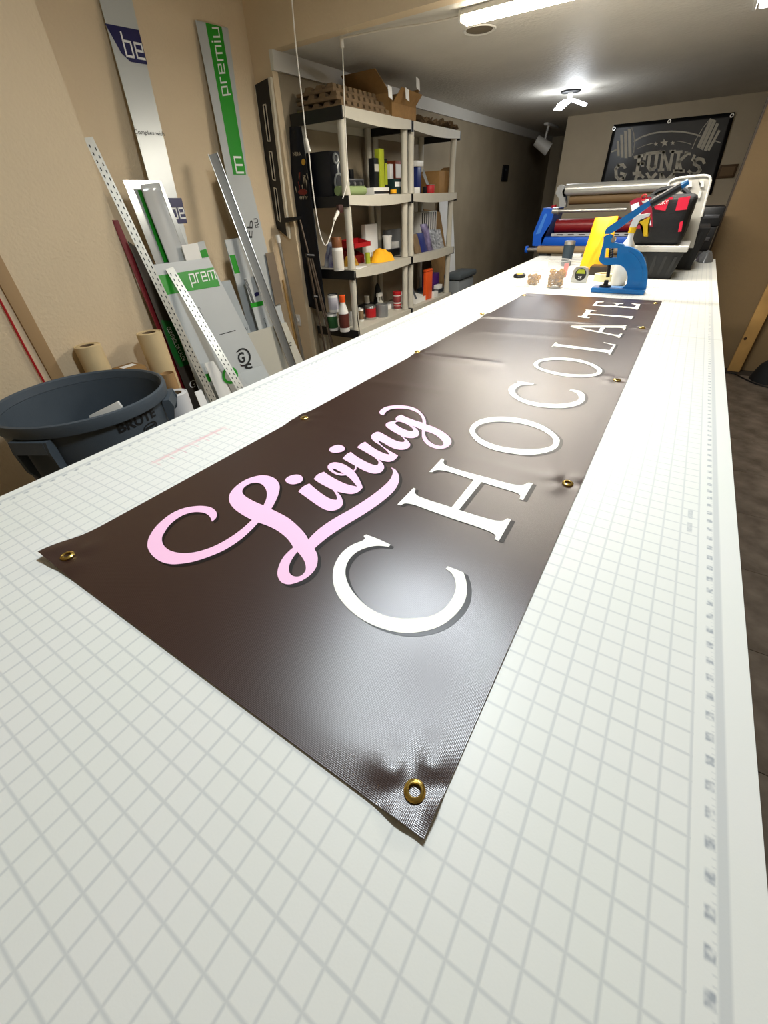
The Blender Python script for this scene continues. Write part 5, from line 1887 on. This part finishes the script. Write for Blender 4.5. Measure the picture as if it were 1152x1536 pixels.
# ------------------------------------------------------------------ totes, bag and lid at the far end
def tote(label, x0, x1, y0, y1, z0, z1, tap=.03, lid=None):
    t = thing('tool_tote', label, 'tote', ((x0 + x1) / 2, (y0 + y1) / 2, z0))
    b = MB()
    lo_ = [(x0 + tap, y0 + tap, z0 + .0006), (x1 - tap, y0 + tap, z0 + .0006), (x1 - tap, y1 - tap, z0 + .0006), (x0 + tap, y1 - tap, z0 + .0006)]
    hi_ = [(x0, y0, z1), (x1, y0, z1), (x1, y1, z1), (x0, y1, z1)]
    b.face(lo_)
    b.face(hi_)
    for k in range(4):
        b.face([lo_[k], lo_[(k + 1) % 4], hi_[(k + 1) % 4], hi_[k]])
    bmesh.ops.remove_doubles(b.bm, verts=b.bm.verts[:], dist=.0001)
    es_ = [e for e in b.bm.edges]
    bmesh.ops.bevel(b.bm, geom=es_, offset=.006, segments=2, profile=.5, affect='EDGES')
    b.build('body', M_dark, t)
    for k in range(5):
        f = (k + .6) / 5.2
        xa = x0 + tap + (x1 - x0 - 2 * tap) * f
        xb_ = x0 + (x1 - x0) * f
        MB().prism([(xa - .008, y0 + tap - .003, z0 + .012), (xa + .008, y0 + tap - .003, z0 + .012), (xb_ + .008, y0 - .003 + .004, z1 - .02), (xb_ - .008, y0 - .003 + .004, z1 - .02)], (0, .004, 0)).build('rib', M_dark, t, smooth=False)
    if lid:
        MB().box((x0 - .012, y0 - .012, z1 + .0005), (x1 + .012, y1 + .012, z1 + lid), .006).build('lid', mat('tray_white', 'cfcdc6', .45), t)
    return t


tote('black ribbed tote with white lid under the red and black tool bag', -.272, -.004, 3.09, 3.42, TZ, 1.035, .03, .028)
tote('larger black tote standing behind the lidded one', -.24, .085, 3.50, 3.92, TZ, 1.12, .03)
zb = 1.064
tbg = thing('tool_bag', 'black fabric tool bag with red panels on the white tote lid', 'bag', (-.15, 3.25, zb))
b = MB().box((-.30, 3.10, zb + .0006), (-.035, 3.40, at(1000, 292, y=3.12).z), .035, seg=4)
bmesh.ops.subdivide_edges(b.bm, edges=b.bm.edges[:], cuts=3, use_grid_fill=True)
for v in b.bm.verts:
    nz = noise.noise(v.co * 14)
    v.co += Vector((nz * .012, noise.noise(v.co * 11 + Vector((5, 0, 0))) * .010, 0)) * min(1, (v.co.z - zb) / .05)
b.build('body', mat('black_nylon2', '0c0c0e', .6, bump=.2, bscale=150), tbg, ang=80)
PB = plane_y(3.082)
patch('red_panel', [(1018, 297), (1036, 294), (1030, 314), (1013, 316)], PB, mat('bag_red', 'd5163a', .55), tbg, .002, .003)
patch('red_panel', [(976, 302), (1004, 297), (1002, 306), (998, 316), (983, 314)], PB, mat('bag_red', 'd5163a', .55), tbg, .002, .003)
text_on('lettering', 'HUSKY', PB, (979, 309), (1003, 305), (979, 304), M_wprint, tbg, .0065, bold=.02)
patch('name_tag', [(1020, 333), (1025, 331), (1022, 347), (1017, 348)], PB, mat('bag_red', 'd5163a', .55), tbg, .002, .003)
patch('red_panel', [(1000, 297), (1010, 295), (1009, 299), (999, 300)], PB, mat('bag_red', 'd5163a', .55), tbg, .002, .003)
MB().tube([(-.27, 3.2, at(1000, 292, y=3.12).z - .02), (-.22, 3.22, at(1000, 292, y=3.12).z + .02), (-.12, 3.22, at(1000, 292, y=3.12).z + .022), (-.06, 3.2, at(1000, 292, y=3.12).z - .02)], .012).build('handle', M_dark, tbg)
# red and white hang card in front of the bag
YC = 3.055
PC = plane_y(YC)
cdv = thing('product_card', 'red and white printed card hanging in front of the tool bag', 'card', (at(960, 338, y=YC).x, YC, 1.12))
MB().prism([at(945, 302, y=YC), at(955, 297, y=YC), at(977, 295, y=YC), at(979, 340, y=YC), at(949, 344, y=YC)], (0, .006, 0)).build('card', mat('card_red', '8e1530', .45), cdv, smooth=False)
for pix in ([(946, 308), (958, 303), (960, 312), (948, 318)], [(950, 320), (962, 316), (960, 324), (951, 327)], [(964, 331), (976, 330), (977, 338), (964, 339)], [(962, 300), (974, 298), (972, 304), (964, 305)]):
    patch('print_patch', pix, PC, M_wprint, cdv, .0008)
MB().torus(at(966, 296, y=YC - .002), .012, .003, 16, 6, axis=(0, 1, 0)).build('hook', M_red, cdv)
# grey-white lid standing behind
YL = 3.46
ldt = thing('tote_lid', 'pale tote lid with moulded corners standing upright behind the tool bag', 'lid', (.0, YL, TZ))
o_spec = '1001,285 1006,272 1018,267s 1055,263s 1064,265 1066,272s 1052,325s 1040,372s 985,372s'
pl_ = outline(o_spec, lambda x, y: (x, y), 4)
P3 = [at(p.x, p.y, y=YL) for p in pl_]
for p in P3:
    if p.z < 1.0:
        p.z = TZ + .001
MB().prism(P3, (0, .012, 0)).build('panel', mat('lid_grey', 'b7b5ad', .45), ldt, smooth=False)
rimp = [at(p.x, p.y, y=YL - .004) for p in pl_]
rm = MB()
for a_, c_ in zip(rimp, rimp[1:] + rimp[:1]):
    if a_.z > 1.12 and c_.z > 1.12:
        rm.cyl(a_, c_, .006, n=8)
rm.build('rim', mat('rim_white', 'dcdbd5', .4), ldt)
for pix in ([(1006, 281), (1012, 275), (1018, 276), (1018, 280), (1011, 286)], [(1048, 271), (1056, 272), (1056, 280), (1050, 281), (1052, 276)], [(1026, 274), (1038, 272), (1038, 280), (1026, 282)], [(1049, 286), (1053, 286), (1050, 297), (1046, 297)]):
    patch('moulded_boss', pix, plane_y(YL), mat('rim_white', 'dcdbd5', .4), ldt, .0005, .012)
# dark equipment cases at the end of the table
for k, (x0, x1, y0, z0, z1, lab) in enumerate(((.00, .150, 4.30, 0, .93, 'tall black equipment case on the floor beyond the table end'),
                                               (.01, .140, 4.31, .931, 1.08, 'black case stacked second in the dark pile beyond the table'),
                                               (.015, .148, 4.31, 1.081, 1.20, 'black case at the top of the dark pile beyond the table'))):
    t = thing('equipment_case', lab, 'case', ((x0 + x1) / 2, y0 + .15, z0))
    MB().box((x0, y0, z0 + .0006), (x1, y0 + .3, z1), .01).build('shell', M_dark, t)
    MB().box((x0 + .02, y0 - .006, (z0 + z1) / 2 - .01), (x1 - .02, y0, (z0 + z1) / 2 + .012), .002).build('latch', mat('gunmetal', '55565a', .35, metal=.6), t)
lump('plastic_wrap', 'crumpled clear plastic wrap at the far right table corner', 'wrap', .13, 3.98, TZ, .045, .09, .05, mat('wrap', '6f7274', .25), 5.1, 1.4)
pg_ = at(1090, 257, y=YG)
t = thing('wall_plaque', 'small brown framed plaque on the back wall below the black gym banner', 'plaque', (pg_.x, YG, pg_.z))
MB().box((pg_.x - .08, YG - .02, pg_.z - .06), (pg_.x + .09, YG, pg_.z + .06), .004).build('frame', mat('plaque_brown', '5c4426', .6), t)
MB().box((pg_.x - .06, YG - .023, pg_.z - .04), (pg_.x + .07, YG - .0202, pg_.z + .04)).build('face', mat('plaque_face', '7a6140', .6), t)

# ------------------------------------------------------------------ laminator
YLm = 4.50


def Lq(x, y, Y=YLm):
    return at(780 + x / 6.4, 230 + y / 6.4, y=Y)


lm = thing('roll_laminator', 'wide blue roll laminator with red and silver rollers behind the table', 'laminator', (-.6, 4.7, 0))
XR2 = -.03
MB().prism([Lq(x, y) for x, y in ((225, 525), (335, 530), (300, 660), (205, 810), (200, 892), (118, 888), (128, 765))], (0, .34, 0)).build('side_housing', M_blue2, lm, smooth=False)
e0 = Lq(155, 770) + Vector((0, -.002, 0))
MB().prism([Lq(x, y, YLm - .003) for x, y in ((238, 580), (262, 580), (190, 770), (150, 778))], (0, .003, 0)).build('embossed_panel', mat('pale_blue', '3f80d8', .5), lm, smooth=False)
zA, zB = Lq(300, 805).z, Lq(300, 890).z
MB().box((Lq(202, 850).x, YLm + .001, zB), (XR2, YLm + .12, zA), .008).build('front_beam', M_blue2, lm)
zA, zB = Lq(300, 768).z, Lq(300, 797).z
MB().box((Lq(297, 780).x, YLm + .01, zB), (XR2, YLm + .03, zA)).build('rule_plate', mat('rule_grey', 'a9adb2', .4), lm)
for k in range(7):
    xx = Lq(300, 780).x + .05 + k * .09
    MB().box((xx, YLm + .008, (zA + zB) / 2 - .004), (xx + .05, YLm + .0098, (zA + zB) / 2 + .004)).build('rule_mark', M_kprint, lm)
cz_ = Lq(320, 705)
MB().cyl((Lq(315, 700).x, YLm + .12, cz_.z), (XR2, YLm + .12, cz_.z), .052, n=28).build('red_roller', mat('roller_red', '7a1016', .4), lm)
cz_ = Lq(340, 556)
MB().cyl((cz_.x, YLm + .02, cz_.z), (Lq(1015, 550).x, YLm + .02, cz_.z), .013, n=16).build('guide_rod', M_alu, lm)
MB().cyl((cz_.x - .03, YLm + .02, cz_.z), (cz_.x + .02, YLm + .02, cz_.z), .026, n=18).build('rod_collar', M_alu, lm)
MB().prism([Lq(x, y, YLm + .05) for x, y in ((340, 385), (360, 325), (390, 300), (436, 318), (430, 345), (402, 372), (440, 480), (435, 515), (375, 515), (380, 470), (372, 430))], (0, .06, 0)).build('bracket', mat('bracket_grey', '9da0a2', .4, metal=.4), lm, smooth=False)
cz_ = Lq(440, 352, YLm + .08)
zr2 = at(1064, 275, y=YLm + .08).z
MB().cyl((cz_.x, YLm + .08, cz_.z), (XR2 + .02, YLm + .08, cz_.z), .040, n=28).build('upper_roller', mat('roller_silver', 'b9bab6', .3, metal=.5), lm)
MB().cyl((cz_.x - .03, YLm + .08, cz_.z), (cz_.x, YLm + .08, cz_.z), .028, n=20).build('roller_hub', M_dark, lm)
cz_ = Lq(480, 442, YLm + .12)
MB().cyl((cz_.x, YLm + .12, cz_.z), (XR2, YLm + .12, cz_.z), .038, n=28).build('kraft_roller', mat('roller_brown', '6d5636', .6), lm)
cz_ = Lq(170, 925, YLm - .09)
MB().cyl((cz_.x, YLm - .09, cz_.z), (XR2, YLm - .09, cz_.z), .030, n=24).build('take_up_tube', mat('tube_brown', '9a8260', .7), lm)
MB().cyl((cz_.x - .09, YLm - .09, cz_.z), (cz_.x, YLm - .09, cz_.z), .014, n=16).build('tube_holder', M_alu, lm)
MB().cyl((cz_.x - .11, YLm - .09, cz_.z), (cz_.x - .09, YLm - .09, cz_.z), .028, n=16).build('knob', M_blue2, lm)
MB().cyl(Lq(297, 525) + Vector((0, .1, 0)), Lq(297, 500) + Vector((0, .1, 0)), .022, n=18).build('stop_button', M_red, lm)
for x in (Lq(160, 890).x + .05, XR2 - .08):
    MB().box((x - .04, YLm + .08, 0), (x + .04, YLm + .24, Lq(160, 890).z - .002), .005).build('stand_leg', M_greyd, lm)
MB().box((Lq(160, 890).x + .10, YLm + .13, .18), (XR2 - .13, YLm + .19, .24), .004).build('stretcher', M_greyd, lm)
MB().box((XR2 + .0005, YLm, Lq(160, 890).z), (XR2 + .022, YLm + .34, Lq(225, 525).z), .006).build('side_housing', M_blue2, lm)

# ------------------------------------------------------------------ black gym banner on the back wall
PG = plane_y(YG - .012)
gb = thing('gym_banner', 'black wall banner with grey barbell, stars and block lettering', 'banner', (-.6, YG - .01, 1.2))
q = [on(921, 187, PG), on(1103, 168, PG), on(1067, 292, PG), on(896, 295, PG)]


def gfn(u, v):
    p = (q[0] * (1 - u) + q[1] * u) * (1 - v) + (q[3] * (1 - u) + q[2] * u) * v
    return p + Vector((0, .004 * math.sin(u * 11 + v * 5) * math.sin(v * 3), 0))


b = MB().grid(gfn, 30, 18)
o = b.build('sheet', mat('black_vinyl', '121316', .35), gb, ang=80)
o.modifiers.new('thickness', 'SOLIDIFY').thickness = .001
M_gp = mat('print_grey', 'd2cbb8', .6)
PG2 = plane_y(YG - .020)


def G5(x, y):
    return on(900 + x / 5.486, 160 + y / 5.486, PG2)


def stroke(name, lines_, w):
    b = MB()
    for ln in lines_:
        for (x0, y0), (x1, y1) in zip(ln, ln[1:]):
            d = Vector((x1 - x0, y1 - y0))
            d = d.normalized() * w / 2
            e = Vector((-d.y, d.x))
            d = d * .7
            b.face([G5(x0 - d.x - e.x, y0 - d.y - e.y), G5(x1 + d.x - e.x, y1 + d.y - e.y), G5(x1 + d.x + e.x, y1 + d.y + e.y), G5(x0 - d.x + e.x, y0 - d.y + e.y)])
    return b.build(name, M_gp, gb, smooth=False)


stroke('bar', [[(282, 286), (340, 250), (420, 222), (500, 208), (590, 203), (680, 207), (760, 222), (822, 240)]], 13)
stroke('bar', [[(96, 372), (134, 355)], [(945, 280), (988, 296)]], 10)
for x0, y0, y1, w in ((148, 280, 400, 20), (178, 230, 412, 22), (210, 200, 415, 24), (243, 185, 405, 26)):
    stroke('weight_plate', [[(x0, y0 + 8), (x0 + 4, y1)]], w)
stroke('plate_rim', [[(262, 175), (278, 215), (284, 290), (278, 370), (266, 400)]], 5)
for x0, y0, x1, y1, w in ((915, 110, 812, 330, 28), (942, 118, 838, 345, 26), (965, 145, 868, 355, 24), (980, 200, 895, 355, 20)):
    stroke('weight_plate', [[(x0, y0), (x1, y1)]], w)
stroke('plate_rim', [[(900, 108), (850, 170), (790, 270), (758, 345)]], 5)
stroke('flourish', [[(305, 346), (370, 318), (435, 300)]], 5)
stroke('flourish', [[(632, 283), (690, 292), (750, 309)]], 5)
for cx_, cy_, r_ in ((460, 309, 20), (530, 298, 36), (598, 298, 20)):
    pts_ = []
    for k in range(10):
        rr = r_ if k % 2 == 0 else r_ * .42
        a_ = -PI / 2 + k * PI / 5 - .12
        pts_.append(Vector((cx_ + rr * math.cos(a_), cy_ + rr * math.sin(a_))))
    V, F = fill2d([pts_])
    flat_mesh('star', V, F, lambda v: G5(v.x, v.y), M_gp, gb)
stroke('letter', [[(325, 408), (303, 550)], [(288, 418), (368, 398), (364, 430)], [(318, 474), (352, 466), (350, 486)], [(278, 552), (330, 546)]], 27)
stroke('letter', [[(412, 384), (396, 492), (412, 520), (440, 516), (456, 494), (472, 376)], [(388, 388), (438, 380)], [(452, 378), (492, 374)]], 26)
stroke('letter', [[(520, 374), (500, 520)], [(522, 374), (566, 520)], [(600, 370), (572, 520)], [(500, 376), (530, 372)], [(582, 370), (616, 368)], [(484, 522), (520, 520)]], 24)
stroke('letter', [[(650, 376), (628, 528)], [(722, 384), (646, 456)], [(650, 450), (668, 528)], [(632, 374), (670, 372)], [(704, 382), (738, 388)], [(608, 530), (644, 528)], [(652, 530), (688, 530)]], 25)
stroke('apostrophe', [[(778, 402), (760, 442)]], 20)
stroke('letter', [[(856, 462), (846, 436), (812, 426), (780, 444), (776, 474), (812, 492), (824, 520), (796, 552), (752, 552), (732, 532)]], 26)
stroke('letter', [[(204, 500), (188, 478), (152, 484), (130, 514), (134, 576), (156, 600), (192, 590), (206, 556), (174, 550)]], 25)
stroke('letter', [[(354, 580), (334, 562), (306, 568), (294, 592), (294, 640), (312, 664), (350, 650), (352, 622), (330, 620)]], 24)
stroke('letter', [[(388, 552), (416, 600), (412, 660)], [(460, 552), (418, 600)]], 24)
stroke('letter', [[(492, 660), (504, 552), (540, 610), (604, 552), (590, 660)]], 24)
for px_, py_ in ((921, 193), (1004, 182), (1098, 173)):
    c_ = on(px_, py_, plane_y(YG - .022))
    MB().lathe([(.010, 0), (.018, 0), (.018, .003), (.010, .003)], c_, 14, axis=(0, -1, 0), closed=True).build('eyelet', M_alu, gb)

# ------------------------------------------------------------------ right side
lb = MB().box((.632, 4.680, 0.0), (.722, 4.712, 1.9), .003)
for v in lb.bm.verts:
    v.co.y += .036 * v.co.z / 1.9
t = thing('pine_stud', 'pale pine stud with dark knot leaning upright on the brown wall', 'lumber', (.677, 4.70, 0))
lb.build('stud', M_wood, t)
pk_ = at(1118, 508, y=4.684)
MB().lathe([(0, 0), (.012, 0), (.010, .002), (0, .002)], (pk_.x, 4.6795 + .036 * pk_.z / 1.9, pk_.z), 16, axis=(0, -1, 0)).build('knot', mat('knot', '3a2412', .7), t)
lump('duffel_bag', 'black bag slumped on the floor beside the pine stud', 'bag', .93, 4.52, 0, .15, .12, .20, mat('black_nylon', '121315', .7), 3.4, .6)
tag(MB().tube([(.22, 4.9, .006), (.55, 4.62, .006), (.68, 4.60, .006), (.74, 4.50, .006), (.86, 4.36, .006), (1.1, 4.30, .006), (1.6, 4.2, .006)], .006).build('black_cable', M_dark), 'black cable lying on the stone floor along the brown wall', 'cable')
